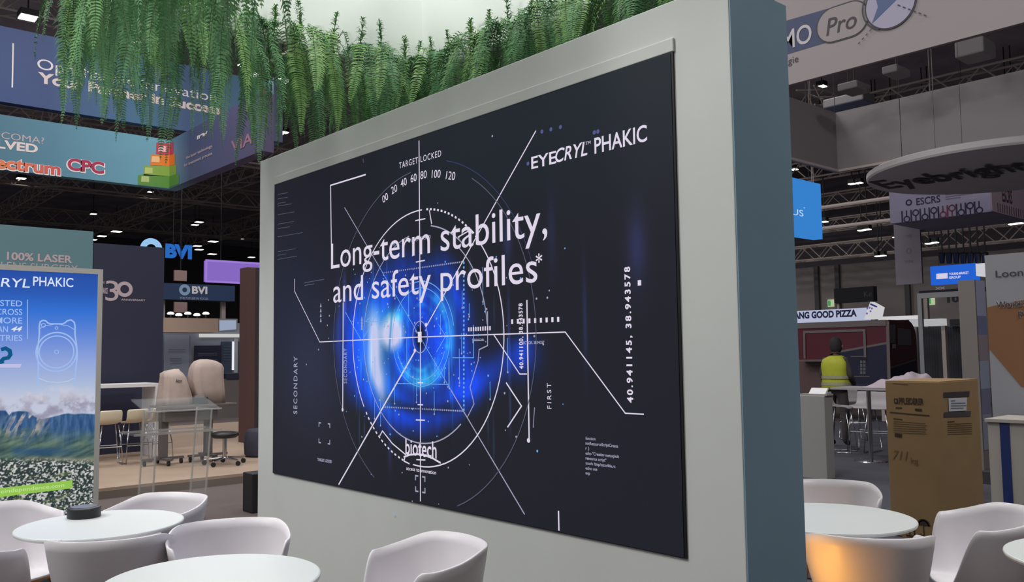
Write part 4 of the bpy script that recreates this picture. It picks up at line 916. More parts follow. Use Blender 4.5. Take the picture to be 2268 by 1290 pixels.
# blue lit screen by the teal wall
XU = -11.3; PUx = Plane(0, XU); a = PUx.p(1755, 397); e = PUx.p(1822, 530); zt_ = PUx.p(1822, 409)[1]
t = thing('blue_lit_sign', 'bright blue lit hanging sign ending in US beside the teal wall end', 'sign', (XU, e[0], e[1]))
MB().box((XU - .25, a[0] - 2.6, e[1]), (XU, e[0], zt_), glow('sign_blue', (54, 128, 204))).build('lit_box', t); b = MB(); PUx.tx(b, 'PLUS', 1728, 471, 1779, 14, glow('sign_pale', (190, 214, 240)), off=.006); PUx.tx(b, '+', 1779, 463, 1783, 5, MATS['sign_pale'], off=.006); b.build('lettering', t)
MB().box((XU - .2, a[0] - 2.6, e[1] - .28), (XU - .1, e[0] - 1.3, e[1] - .06), MATS['sign_blue']).build('lower_strip', t)
cables(t, [(XU - .1, e[0] - .4, zt_), (XU - .1, a[0] - .4, zt_)])
# blue group sign far back
yG = 27.0; PG = Plane(1, yG); a = PG.p(2062, 633); e = PG.p(2160, 583); f_ = PG.p(2180, 583)
t = thing('blue_group_sign', 'blue lit sign with a white box logo and white end, high by the grey column', 'sign', (a[0], yG, a[1]))
MB().box((a[0], yG, a[1] + .02), (e[0], yG + .3, e[1]), glow('group_blue', (36, 96, 206))).build('lit_box', t); MB().box((e[0] + .002, yG + .01, a[1] + .2), (f_[0], yG + .8, f_[1]), glow('group_white', (200, 200, 206))).build('white_end', t)
b = MB(); b.poly(PG, PG.P((2074, 619), (2074, 607), (2099, 605), (2099, 617)), glow('group_logo', (214, 206, 226)), .006); PG.tx(b, 'YOUNG-MARKET', 2102, 610, 2146, 5, MATS['group_logo'], bold=.03, off=.006); PG.tx(b, 'GROUP', 2102, 618, 2128, 5, MATS['group_logo'], bold=.03, off=.006); b.build('lettering', t)
cables(t, [(a[0] + .2, yG + .15, e[1]), (e[0] - .2, yG + .15, e[1])])
for k in range(7):
    px = 2068 + k * 16; q = PG.p(px, 579); lo = PG.p(px, 570)
    s_ = thing('stage_spotlight', ['black spotlight clamped above the blue group sign, leftmost of its row', 'second black spotlight above the blue group sign', 'third black spotlight above the blue group sign', 'middle black spotlight above the blue group sign', 'third last black spotlight above the blue group sign', 'second last black spotlight above the blue group sign', 'black spotlight above the white end of the blue group sign'][k], 'spotlight', (q[0], yG + .6, q[1]), 'spotlights above the blue sign')
    MB().tube([(q[0], yG + .6, q[1] - .02), (q[0] + .05, yG + .5, q[1] + .28)], .07, black, 12, r1=.10).build('lamp_head', s_); MB().tube([(q[0] + .02, yG + .6, q[1] + .12), (q[0] + .02, yG + .6, 6.0)], .025, black, 6).build('drop_rod', s_)

# far banner and exit signs on the cladding
PX_ = Plane(1, 33.0); a = PX_.p(1848, 672); e = PX_.p(1934, 634)
t = thing('black_booth_banner', 'black booth fascia with faint lettering above the pizza truck', 'banner', (a[0], 33, a[1]))
MB().box((a[0], 33, a[1]), (e[0], 33.3, e[1]), mat('black_fabric', (34, 34, 40), .8)).build('fabric', t); b = MB(); PX_.tx(b, 'Ke', 1914, 658, 1931, 12, mat('faint_print', (84, 82, 90), .7), off=.01); b.build('lettering', t)
for px in (1852, 1930): u = PX_.p(px, 650)[0]; MB().box((u - .05, 33.1, 0), (u + .05, 33.2, a[1]), steel).build('support_post', t)
for (px, py, lab) in ((1841, 672, 'lit green and white exit sign left of the black booth fascia'), (2063, 667, 'lit green and white exit sign below the blue group sign')):
    q = PBk.p(px, py); t = thing('exit_sign', lab, 'sign', (q[0], YB - .05, q[1])); MB().box((q[0] - .14, YB - .05, q[1] - .16), (q[0] + .14, YB - .0005, q[1] + .16), glow('exit_white', (176, 190, 150))).build('lit_box', t); b = MB(); b.poly(Plane(1, YB - .05), [(q[0] - .12, q[1] - .12), (q[0] + .0, q[1] - .12), (q[0] + .0, q[1] + .12), (q[0] - .12, q[1] + .12)], glow('exit_green', (70, 150, 90)), .004); b.build('pictogram', t)
# hall number and dark fascia
PH = Plane(1, 30.0); a = PH.p(2036, 659); e = PH.p(2150, 638)
t = thing('dark_hall_fascia', 'dark purple hall fascia with the black number 10 below the blue group sign', 'sign', (a[0], 30, a[1]))
MB().box((a[0], 30, a[1] + .1), (e[0] + 2, 30.4, e[1]), mat('fascia_purple', (52, 44, 66), .8)).build('fascia_panel', t); b = MB(); PH.tx(b, '10', 2098, 670, 2126, 13, black, bold=.06, off=.01); PH.tx(b, 'XX', 2072, 642, 2094, 5, white_print, bold=.03, off=.02); b.build('lettering', t)
for px in (2046, 2145): u = PH.p(px, 650)[0]; MB().box((u - .06, 30.1, 0), (u + .06, 30.25, a[1] + .1), steel).build('support_post', t)

# ================================================================== PIZZA TRUCK
yT = 18.28; PT_ = Plane(1, yT); xr_ = PT_.p(1967, 760)[0]; zt_ = PT_.p(1900, 711)[1]; zb = PT_.p(1960, 872)[1]
PS2 = Plane(0, xr_); yre = PS2.p(2031, 780)[0]; xl_ = xr_ - 5.2
t = thing('pizza_truck', 'dark red and navy pizza trailer with a lit sign board on its roof', 'trailer', (xr_ - 2.6, yT, 0))
prof = []
for (yy, zz, rr, a0) in ((yT + .10, zb + .10, .10, 180), (yre - .15, zb + .15, .15, 270), (yre - .42, zt_ - .42, .42, 0), (yT + .12, zt_ - .12, .12, 90)):
    for k in range(7): a = math.radians(a0 + 90 * k / 6); prof.append((yy + rr * math.cos(a), zz + rr * math.sin(a)))
red_m = mat('truck_red', (98, 38, 52), .4); nav_m = mat('truck_navy', (34, 38, 66), .45); sil = mat('truck_silver', (128, 118, 118), .45, .3)
b = MB(); b.loft([[(x, y, z) for (y, z) in prof] for x in (xl_, xr_)], red_m); b.build('body', t)
b = MB(); b.box((xl_, yT - .02, zt_ - .13), (xr_ - .02, yT - .002, zt_ - .0), sil); b.build('roof_trim', t)
b = MB(); b.poly(PT_, PT_.P((1860, 868), (1860, 778), (1966, 759), (1968, 868)), nav_m, .004); b.line(PT_, PT_.P((1862, 779), (1966, 760)), .045, sil, .006); b.line(PT_, PT_.P((1966, 712), (1970, 868)), .07, sil, .008)
b.line(PT_, PT_.P((1880, 834), (1926, 834)), .02, sil, .006); b.line(PT_, PT_.P((1884, 790), (1915, 790)), .015, sil, .006); b.build('navy_panel', t)
b = MB(); b.line(PT_, PT_.P((1783, 795), (1782, 736), (1915, 732), (1917, 792)), .055, sil, .02); b.build('hatch_frame', t); b = MB(); b.box((PT_.p(1783, 800)[0], yT - .35, PT_.p(1783, 797)[1] - .04), (PT_.p(1850, 800)[0], yT - .001, PT_.p(1783, 797)[1]), sil); b.build('serving_shelf', t)
b = MB(); b.poly(PT_, PT_.P((1768, 870), (1768, 800), (1838, 797), (1838, 868)), mat('truck_dull_rose', (106, 82, 82), .6), .006); b.build('lower_panel', t)
b = MB()
for r_ in range(4):
    for c_ in range(2): q = PT_.p(1908 + c_ * 7, 802 + r_ * 8); b.poly(PT_, [q + np.array(d) for d in ((-.025, -.03), (.025, -.03), (.025, .03), (-.025, .03))], mat('menu_print', (112, 110, 120), .6), .01)
b.poly(PT_, PT_.P((1906, 799), (1906, 793), (1921, 793), (1921, 799)), black, .01); b.build('menu_print', t)
b = MB(); b.poly(PS2, PS2.P((1971, 852), (1970, 815), (2028, 797), (2028, 830), (2020, 845)), nav_m, .006); b.line(PS2, PS2.P((1971, 815), (2028, 797)), .04, sil, .008); b.build('side_panel', t)
b = MB(); b.poly(PS2, PS2.P((1971, 760), (1970, 720), (1982, 719), (1982, 760)), mat('window_grey', (112, 112, 122), .2), .008); b.poly(PS2, PS2.P((1987, 765), (1987, 727), (2016, 730), (2018, 765)), MATS['window_grey'], .008); b.build('side_window', t)
b = MB(); b.poly(PS2, PS2.P((1975, 772), (1975, 763), (1983, 762), (1983, 772)), mat('notice_white', (190, 180, 184), .6), .012); b.build('notice', t)
for x in (xl_ + 1.2, xl_ + 2.1):
    MB().tube([(x, yT + .12, .33), (x, yT + .32, .33)], .33, black, 24).build('wheel', t)
for x in (xr_ - .3, xl_ + .3): MB().box((x - .05, yT + .3, 0), (x + .05, yT + .4, zb), steel).build('support_leg', t)
a = PT_.p(1765, 712); e = PT_.p(1921, 681)
t = thing('roof_sign', 'white sign board with dark blue pizza lettering on the truck roof', 'sign', (a[0], yT + .1, zt_))
zl, zh = zt_ + .002, PT_.p(1920, 682)[1]; P3 = Plane(1, yT - .03)
MB().box((P3.p(1735, 700)[0], yT - .03, zl), (P3.p(1924, 700)[0], yT + .06, zh), glow('sign_board_white', (176, 182, 206))).build('lit_board', t)
b = MB(); b.text(P3, 'BANG GOOD PIZZA', P3.p(1752, 706)[0], P3.p(1830, 703.5)[1], P3.p(1898, 700)[0] - P3.p(1752, 706)[0], P3.p(1830, 690)[1] - P3.p(1830, 703.5)[1], mat('sign_navy', (24, 34, 84), .6), bold=.05, off=.006); b.build('lettering', t)
t = thing('pizza_slice_sign', 'white tilted slice-shaped sign with blue bar at the right end of the roof board', 'sign', (P3.p(1930, 700)[0], yT, zt_))
b = MB(); pts = P3.P((1916, 708), (1930, 669), (1952, 681), (1946, 707)); V = [P3.w(u, v, .05) for u, v in pts] + [P3.w(u, v, -.16) for u, v in pts]
b.add(V, [(0, 3, 2, 1), (4, 5, 6, 7), (0, 1, 5, 4), (1, 2, 6, 5), (2, 3, 7, 6), (3, 0, 4, 7)], glow('slice_white', (200, 200, 202))); b.build('lit_shape', t)
b = MB(); b.poly(P3, P3.P((1930, 676), (1931, 672), (1946, 679), (1945, 682)), glow('slice_blue', (40, 48, 120)), .06)
for q in ((1924, 684), (1929, 682), (1934, 684), (1931, 690), (1923, 695)): b.disc(P3, P3.p(*q), .022, glow('slice_violet', (110, 90, 160)), .06, 8)
b.build('slice_pattern', t)
# things behind the trailer
PR = Plane(1, 24.0)
t = thing('white_fascia', 'bright white lit fascia behind the right end of the pizza truck', 'sign', (PR.p(2020, 712)[0], 24, PR.p(2020, 724)[1]))
a = PR.p(1945, 708); e = PR.p(2035, 700); MB().box((a[0], 24, PR.p(2000, 708)[1]), (e[0], 24.3, PR.p(2000, 700)[1]), glow('fascia_white', (206, 204, 206))).build('thin_beam', t); a = PR.p(2016, 724); e = PR.p(2088, 706); MB().box((a[0], 23.95, a[1]), (e[0], 24.25, e[1]), glow('fascia_soft_white', (172, 172, 174))).build('lit_box', t)
for px in (2018, 2086): u = PR.p(px, 710)[0]; MB().box((u - .05, 24.05, 0), (u + .05, 24.2, a[1]), steel).build('support_post', t)
PCg = Plane(1, 25.0); a = PCg.p(2030, 850); e = PCg.p(2150, 722)
t = thing('corrugated_partition', 'grey corrugated metal partition behind the pole and cardboard box', 'partition', (PCg.p(2090, 800)[0], 25, 0))
b = MB(); n = 60; u0 = PCg.p(2005, 800)[0]; u1 = PCg.p(2170, 800)[0]; V = []
for k in range(n + 1):
    u = u0 + (u1 - u0) * k / n; y = 25 + (.05 if (k // 1) % 2 else 0); V += [(u, y, 0), (u, y, e[1])]
b.add(V, [(2 * k, 2 * k + 2, 2 * k + 3, 2 * k + 1) for k in range(n)], mat('corrugated_grey', (104, 106, 112), .5, .2)); b.build('sheet', t)
MB().box((PCg.p(2108, 720)[0], 24.86, PCg.p(2108, 723)[1]), (PCg.p(2130, 720)[0], 24.96, PCg.p(2108, 708)[1]), black).build('black_plate', t)
PPo = Plane(1, 15.0); u = PPo.p(2044, 800)[0]; zt_ = PPo.p(2044, 650)[1]
t = thing('goal_frame', 'slim pale metal post with a cross beam behind the cardboard box', 'frame', (u, 15, 0))
MB().box((u - .035, 14.97, 0), (u + .035, 15.03, zt_), mat('post_grey', (150, 150, 154), .5, .2)).build('post', t); MB().box((u + .036, 14.97, zt_ - .09), (PPo.p(2126, 650)[0], 15.03, zt_), MATS['post_grey']).build('cross_beam', t)

# ================================================================== RIGHT FOREGROUND OBJECTS
# tall cardboard box
a = on(1961, 846, 1, 7.35); yC = 7.35; q = on(2080, 847.5, 1, yC); xR, zTp = q[0], q[2]; xL = on(1960, 846, 1, yC)[0]; yE2 = on(2166, 845, 0, xR)[1]
card = mat('brown_cardboard', (146, 118, 82), .85, noise=.06, nscale=4); ci = mat('box_ink', (58, 44, 34), .8)
t = thing('cardboard_box', 'tall brown cardboard box with black printing, behind the right cafe table', 'box', ((xL + xR) / 2, (yC + yE2) / 2, 0))
MB().box((xL, yC, 0), (xR, yE2, zTp), card).build('carton', t, bevel=.006)
b = MB(); b.box((xL + .003, yC + .003, zTp), (xR - .003, (yC + yE2) / 2 - .004, zTp + .006), card); b.build('top_flap', t); b = MB(); b.box((xL + .003, (yC + yE2) / 2 + .004, zTp), (xR - .003, yE2 - .003, zTp + .006), card); b.build('top_flap', t)
Pc = Plane(1, yC); Pd = Plane(0, xR)
b = MB(); Pc.tx(b, 'PFLEIDERER', 1992, 895, 2046, 13, ci, bold=.03); q = Pc.p(1985, 889); b.poly(Pc, [q + np.array(d) for d in ((-.018, -.022), (.018, -.022), (.018, .022), (-.018, .022))], ci, .003); q2 = q; b.poly(Pc, [q2 + np.array(d) for d in ((-.008, -.010), (.008, -.010), (.004, .012), (-.006, .012))], card, .006); b.build('maker_lettering', t)
b = MB()
def bl(Pl, x0, y0, x1, y1, w, m=ci): b.line(Pl, Pl.P((x0, y0), (x1, y1)), w, m)
bl(Pc, 1984, 904, 1998, 904.5, .012); bl(Pc, 2027, 908, 2042, 909, .02); bl(Pc, 1971, 914, 2059, 921.5, .009); bl(Pc, 1979, 928, 1999, 930, .008)
for k in range(6): bl(Pc, 1979, 934 + k * 5, 2050 + (k % 2) * 3, 939 + k * 4.6, .004)
bl(Pc, 1982, 964, 1998, 966, .03); bl(Pc, 1978, 850, 2012, 853, .004)
b.build('printed_pattern', t)
b = MB(); Pc.tx(b, 'kg', 2018, 1026, 2034, 12, mat('marker_ink', (120, 88, 58), .8), bold=.01); Pc.tx(b, '711', 1978, 1018, 2012, 20, MATS['marker_ink'], shear=.3); b.build('marker_writing', t)
b = MB(); um = Pc.p(2046, 1165)
b.arc(Pc, um, .045, 0, 180, .02, ci); b.poly(Pc, [(um[0] - .05, um[1]), (um[0] + .05, um[1]), (um[0] + .03, um[1] + .035), (um[0], um[1] + .048), (um[0] - .03, um[1] + .035)], ci); b.line(Pc, [(um[0], um[1]), (um[0], um[1] - .08)], .008, ci); b.line(Pc, [(um[0], um[1] - .08), (um[0] - .03, um[1] - .08)], .008, ci)
ua = Pc.p(2020, 1172)
for dx in (-.02, .02): b.line(Pc, [(ua[0] + dx, ua[1] - .05), (ua[0] + dx, ua[1] + .05)], .012, ci); b.poly(Pc, [(ua[0] + dx - .02, ua[1] + .045), (ua[0] + dx + .02, ua[1] + .045), (ua[0] + dx, ua[1] + .085)], ci)
b.line(Pc, [(ua[0] - .05, ua[1] - .06), (ua[0] + .05, ua[1] - .06)], .012, ci)
ug = Pc.p(1990, 1172); b.line(Pc, [(ug[0], ug[1] - .06), (ug[0], ug[1])], .01, ci); b.poly(Pc, [(ug[0] - .03, ug[1] + .07), (ug[0] + .03, ug[1] + .07), (ug[0] + .02, ug[1] + .02), (ug[0], ug[1]), (ug[0] - .02, ug[1] + .02)], ci); b.line(Pc, [(ug[0] - .03, ug[1] - .06), (ug[0] + .03, ug[1] - .06)], .012, ci)
b.build('handling_symbols', t)
b = MB(); tp = mat('black_tape', (26, 26, 34), .35); b.poly(Pd, Pd.P((2089, 881), (2089, 870), (2147, 867), (2146, 879)), tp); b.poly(Pd, Pd.P((2089, 925), (2090, 914), (2150, 911), (2149, 923)), tp); b.build('black_tape', t)
b = MB(); b.poly(Pd, Pd.P((2100, 912), (2099, 883), (2140, 881), (2139, 910)), mat('label_white', (196, 198, 206), .6), .006); b.build('delivery_label', t)
b = MB()
for k, w in enumerate((10, 32, 34, 28)): bl(Pd, 2104, 888 + k * 5.5, 2104 + w, 887.4 + k * 5.5, .007, mat('label_ink', (120, 136, 140), .6))
b_off = b; b.v = [(x + .006, y, z) for x, y, z in b.v]
for k in range(6): bl(Pd, 2098, 940 + k * 4.5, 2152, 938 + k * 4.6, .004)
bl(Pd, 2098, 935, 2114, 934, .006); b.build('printed_pattern', t)
# striped counter with the tall panel behind it
yK = 8.9; PKc = Plane(1, yK); xl0 = PKc.p(2180, 927)[0]; ztk = PKc.p(2185, 928)[1]
ctw = mat('counter_cream', (172, 166, 158), .6)
t = thing('striped_counter', 'cream booth counter with a navy vertical stripe at the right frame edge', 'counter', (xl0 + .5, yK + .3, 0))
MB().box((xl0 + .02, yK + .02, 0), (xl0 + 1.6, yK + .6, ztk - .03), ctw).build('body', t); MB().box((xl0, yK, ztk - .03), (xl0 + 1.62, yK + .62, ztk), ctw).build('top', t)
u0, u1 = PKc.p(2213, 950)[0], PKc.p(2234, 950)[0]; MB().box((u0, yK + .012, 0), (u1, yK + .0195, ztk - .031), mat('stripe_navy', (30, 48, 104), .5)).build('stripe', t)
yL2 = 9.68; PLn = Plane(1, yL2); xl0 = PLn.p(2190, 750)[0]; zt_ = PLn.p(2185, 566)[1]
t = thing('orange_booth_panel', 'tall pale booth panel with orange wave and dark lettering behind the striped counter', 'panel', (xl0 + .5, yL2, 0))
pw = mat('panel_pale', (142, 142, 148), .7); MB().box((xl0, yL2, 0), (xl0 + 2.2, yL2 + .1, zt_), pw).build('panel', t)
b = MB(); b.poly(PLn, [(xl0 + .001, PLn.p(2183, 682)[1]), (xl0 + .05, PLn.p(2190, 679)[1]), (xl0 + 1.2, PLn.p(2190, 640)[1]), (xl0 + 1.2, PLn.p(2300, 890)[1]), PLn.p(2262, 857), PLn.p(2190, 772), (xl0 + .001, PLn.p(2185, 762)[1])][::-1], mat('panel_orange', (126, 86, 56), .7)); b.build('orange_wave', t)
b = MB(); lk = mat('panel_ink', (52, 48, 54), .7); b.text(PLn, 'Loong', PLn.p(2206, 614)[0], PLn.p(2235, 613)[1], PLn.p(2282, 612)[0] - PLn.p(2206, 614)[0], PLn.p(2235, 598)[1] - PLn.p(2235, 613)[1], lk, bold=.004, off=.008)
b.build('name_lettering', t)
b = MB()
for (s_, l, y, r) in (("World's", 2208, 681, 2274), ('P', 2257, 705, 2268)):
    for m_, bo, of in ((white_print, .03, .008), (lk, .012, .013)): b.text(PLn, s_, PLn.p(l, y)[0], PLn.p(2240, y)[1], PLn.p(r, y)[0] - PLn.p(l, y)[0], PLn.p(2240, y - 14)[1] - PLn.p(2240, y)[1], m_, bold=bo, off=of)
b.build('slogan_lettering', t)
yW = 11.0; PWc = Plane(1, yW); a = PWc.p(2126, 720); e = PWc.p(2163, 720); zt_ = PWc.p(2140, 621)[1]; yWe = on(2186, 720, 0, e[0])[1]
t = thing('grey_column', 'square grey booth column with pastel printed side left of the orange panel', 'column', ((a[0] + e[0]) / 2, yW + .2, 0))
MB().box((a[0], yW, .0125), (e[0], yWe, zt_), mat('column_taupe', (124, 116, 113), .75)).build('post', t)
Pq = Plane(0, e[0]); b = MB()
for (y0, y1, c_) in ((622, 700, (150, 152, 176)), (700, 742, (108, 114, 146)), (742, 800, (142, 128, 136)), (800, 862, (146, 156, 176)), (862, 920, (122, 118, 146)), (920, 1000, (140, 142, 160))):
    z_a, z_b = Pq.p(2172, y0)[1], Pq.p(2172, y1)[1]; b.poly(Pq, [(yW + .02, z_b), (yWe - .02, z_b), (yWe - .02, z_a), (yW + .02, z_a)], mat('pastel_%d' % y0, c_, .7), .004)
b.build('side_print', t)
MB().box((e[0] + .01, yW - .2, .0125), (e[0] + .9, yW + .9, Pq.p(2172, 1043)[1]), mat('dark_plinth', (52, 52, 58), .8)).build('plinth', t)
# reception counter
yR2 = 9.92; PRc = Plane(1, yR2); a = PRc.p(1740, 876); e = PRc.p(1826, 900); zt_ = PRc.p(1800, 877)[1]
t = thing('white_reception_counter', 'plain white reception counter right of the teal wall end', 'counter', (e[0] - .5, yR2, 0))
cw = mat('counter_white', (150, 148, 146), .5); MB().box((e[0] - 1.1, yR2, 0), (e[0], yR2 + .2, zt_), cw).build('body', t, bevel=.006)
q = PRc.p(1785, 872); t = thing('brochure_stand', 'white brochure holder standing on the reception counter', 'holder', (q[0], yR2 + .2, zt_))
MB().box((q[0] - .1, yR2 + .03, zt_ + .001), (q[0] + .26, yR2 + .19, zt_ + .02), cw).build('base', t); b = MB(); V = [(q[0] + x, yR2 + y, zt_ + z) for (x, y, z) in ((0, .06, .02), (.22, .06, .02), (.22, .14, .09), (0, .14, .09), (0, .1, .02), (.22, .1, .02), (.22, .17, .09), (0, .17, .09))]; b.add(V, [(0, 1, 2, 3), (7, 6, 5, 4), (0, 4, 5, 1), (3, 2, 6, 7), (0, 3, 7, 4), (1, 5, 6, 2)], shell_white); b.build('brochures', t)
# bar stools and tall table near the truck
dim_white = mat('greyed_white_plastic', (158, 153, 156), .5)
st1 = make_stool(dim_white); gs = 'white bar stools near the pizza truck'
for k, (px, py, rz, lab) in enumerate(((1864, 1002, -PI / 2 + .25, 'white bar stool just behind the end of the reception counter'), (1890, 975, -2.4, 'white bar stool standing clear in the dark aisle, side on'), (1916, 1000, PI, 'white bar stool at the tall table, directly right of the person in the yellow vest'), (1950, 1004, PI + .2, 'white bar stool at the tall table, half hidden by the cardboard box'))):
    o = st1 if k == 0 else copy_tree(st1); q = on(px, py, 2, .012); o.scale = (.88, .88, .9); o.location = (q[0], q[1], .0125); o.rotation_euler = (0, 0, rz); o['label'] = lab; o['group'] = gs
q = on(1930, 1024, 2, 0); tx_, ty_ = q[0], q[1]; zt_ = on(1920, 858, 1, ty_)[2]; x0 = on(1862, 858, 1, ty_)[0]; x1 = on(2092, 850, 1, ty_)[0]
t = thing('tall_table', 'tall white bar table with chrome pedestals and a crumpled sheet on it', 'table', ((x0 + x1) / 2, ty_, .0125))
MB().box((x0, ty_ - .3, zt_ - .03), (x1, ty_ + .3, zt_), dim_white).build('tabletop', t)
for xx in (tx_, x1 - .35):
    MB().tube([(xx, ty_, .02), (xx, ty_, zt_ - .03)], .03, chrome, 14).build('pedestal', t); MB().lathe([(0, 0), (.23, 0), (.22, .012), (.05, .025), (0, .025)], (xx, ty_, .0125), chrome, 32).build('base_plate', t)
b = MB(); nx, ny = 44, 16; xa, xb = on(1925, 850, 1, ty_)[0], x1 - .02; V = []
for j in range(ny):
    for i in range(nx):
        u, v = i / (nx - 1), j / (ny - 1); x = xa + (xb - xa) * u; y = ty_ - .28 + .56 * v
        e_ = max(0, (1 - (2 * u - 1) ** 4)) * max(0, 1 - (2 * v - 1) ** 4)
        h = (.02 + .11 * float(np.exp(-((u - .62) / .3) ** 2)) + .12 * float(fbm(np.array(u * 7.), np.array(v * 4.), 4, 2)) + .02 * math.sin(u * 30 + v * 5)) * e_
        V.append((x, y, zt_ + .004 + max(0, h)))
b.add(V, [(j * nx + i, j * nx + i + 1, (j + 1) * nx + i + 1, (j + 1) * nx + i) for j in range(ny - 1) for i in range(nx - 1)], mat('lilac_sheet', (176, 162, 172), .7))
t = thing('crumpled_sheet', 'crumpled pale lilac plastic sheet heaped on the tall bar table', 'sheet', (xa, ty_, zt_ + .004)); o = b.build('sheet', t, smooth=True)

# ================================================================== PERSON
q = at(1858, 1000, 14.0); hx_, hy_ = q[0], q[1]
pr = thing('person', 'person in a yellow high-visibility vest seen from behind by the pizza truck', 'person', (hx_, hy_, 0.0125))
def skin(name, verts, edges, radii, root, m, par, lv=2):
    me = bpy.data.meshes.new(name); me.from_pydata(verts, edges, []); me.materials.append(m)
    o = bpy.data.objects.new(name, me); COL.objects.link(o); o.parent = par
    o.modifiers.new('skin', 'SKIN')
    if not me.skin_vertices: return o
    for k, r in enumerate(radii): me.skin_vertices[0].data[k].radius = r if isinstance(r, tuple) else (r, r); me.skin_vertices[0].data[k].use_root = (k == root)
    s_ = o.modifiers.new('smooth', 'SUBSURF'); s_.levels = lv; s_.render_levels = lv
    me.polygons.foreach_set('use_smooth', [True] * len(me.polygons)); o.modifiers['skin'].use_smooth_shade = True
    return o
# faces +y (away from the camera), head bent down a little, right arm forward
V = [(0, 0, .94), (0, 0, 1.06), (0, -.01, 1.22), (0, 0, 1.36), (0, .0, 1.44), (0, .02, 1.50), (0, .04, 1.57), (0, .05, 1.66),
     (-.10, 0, .90), (-.115, .02, .50), (-.12, -.02, .10), (-.125, .10, .05), (.10, 0, .90), (.115, .04, .50), (.12, 0, .10), (.125, .12, .05),
     (-.17, 0, 1.39), (-.23, -.02, 1.14), (-.20, .16, .98), (-.17, .23, .94), (.17, 0, 1.39), (.245, .0, 1.14), (.20, .20, 1.02), (.16, .27, 1.00)]
E_ = [(0, 1), (1, 2), (2, 3), (3, 4), (4, 5), (5, 6), (6, 7), (0, 8), (8, 9), (9, 10), (10, 11), (0, 12), (12, 13), (13, 14), (14, 15), (3, 16), (16, 17), (17, 18), (18, 19), (3, 20), (20, 21), (21, 22), (22, 23)]
Rr = [(.16, .12), (.145, .11), (.165, .125), (.17, .12), .075, .058, .085, .088, .098, .068, .05, .045, .098, .068, .05, .045, .075, .055, .042, .035, .075, .055, .042, .035]
skin('body', V, E_, Rr, 0, dark_cloth, pr)
skn = mat('skin_brown', (120, 86, 70), .6); hair = mat('dark_hair', (34, 30, 34), .8)
for sx in (-1, 1):
    b = MB(); hx2 = sx * .185; b.loft([[(hx2 + .035 * math.cos(a) * w, .25 + .02 * math.sin(a) * w + d, .965 - d * .4) for a in np.linspace(0, 2 * PI, 9)[:-1]] for d, w in ((0, .7), (.04, 1.0), (.08, .95), (.10, .6))], skn)
    for k in range(4): b.tube([(hx2 - .026 + k * .017, .345, .925), (hx2 - .026 + k * .017, .385 - .006 * abs(k - 1.5), .91), (hx2 - .026 + k * .017, .40, .885)], .0085, skn, 6, r1=.006)
    b.tube([(hx2 - sx * .03, .29, .95), (hx2 - sx * .06, .33, .935), (hx2 - sx * .062, .36, .92)], .010, skn, 6, r1=.007); b.v = [(x, y, z + .0125) for x, y, z in b.v]; b.v = [(x + hx_, y + hy_, z) for x, y, z in b.v]; b.build('hand', pr, smooth=True)
b = MB(); b.lathe([(0, .245), (.03, .242), (.07, .215), (.092, .16), (.097, .10), (.093, .05), (.080, .012), (.055, -.01), (0, -.012)], (hx_, hy_ + .035, 1.545), hair, 24); b.build('hair', pr, smooth=True)
b = MB()
for sx in (-1, 1): b.lathe([(0, -.028), (.014, -.02), (.016, 0), (.014, .022), (0, .03)], (hx_ + sx * .098, hy_ + .06, 1.63), skn, 10)
b.lathe([(0, -.02), (.055, -.02), (.056, .05), (0, .05)], (hx_, hy_ + .03, 1.49), skn, 16); b.build('neck_and_ears', pr, smooth=True)
hv = mat('hi_vis_yellow', (168, 172, 44), .7, noise=.06, nscale=14); rf = mat('reflective_tape', (150, 148, 120), .4, noise=.15, nscale=30)
b = MB(); n = 40
def ring(z, hw, hd, y=0, e=.75): return [(hx_ + hw * math.copysign(abs(math.cos(a)) ** e, math.cos(a)) * (1 + .015 * math.sin(a * 9 + z * 20)), hy_ + y + hd * math.copysign(abs(math.sin(a)) ** e, math.sin(a)), z + .0125) for a in np.linspace(0, 2 * PI, n + 1)[:-1]]
prof_v = [(.93, .225, .165, 0), (.99, .222, .163, 0), (1.035, .218, .16, 0), (1.10, .212, .157, 0), (1.145, .212, .157, 0), (1.25, .218, .160, 0), (1.34, .222, .158, 0), (1.41, .20, .135, 0), (1.455, .13, .10, .01), (1.475, .085, .075, .02)]
rg = [ring(*p_) for p_ in prof_v]; b.loft(rg, hv, caps=False); o = b.build('vest', pr, smooth=True); o.modifiers.new('thickness', 'SOLIDIFY').thickness = .006
for (za, zb_) in ((.99, 1.04), (1.10, 1.15)):
    b = MB(); b.loft([ring(za, .228, .169), ring(zb_, .222 if za > 1.05 else .225, .166)], rf, caps=False); b.build('reflective_band', o if False else pr, smooth=True)

# ================================================================== CEILING: TRUSSES AND LAMPS
def truss(p0, p1, w, label, name='roof_truss'):
    p0 = np.array(p0, float); p1 = np.array(p1, float); d = unit(p1 - p0); L = np.linalg.norm(p1 - p0); s_ = unit(np.cross(d, [0, 0, 1])) * w / 2; u = np.array([0, 0, w / 2]); b = MB()
    ch = [s_ + u, s_ - u, -s_ - u, -s_ + u]; r = w * .055
    for c_ in ch: b.tube([p0 + c_, p1 + c_], r, steel, 5)
    n = max(4, int(L / w)); 
    for k in range(n):
        a = p0 + d * L * k / n; e = p0 + d * L * (k + 1) / n
        for i in range(4):
            c0, c1 = ch[i], ch[(i + 1) % 4]
            if k % 2: c0, c1 = c1, c0
            b.tube([a + c0, e + c1], r * .6, steel, 4, cap=False)
    o = b.build(name); tag(o, label, 'truss', 'roof trusses'); return o
_q = on(60, 14, 2, 11.0)
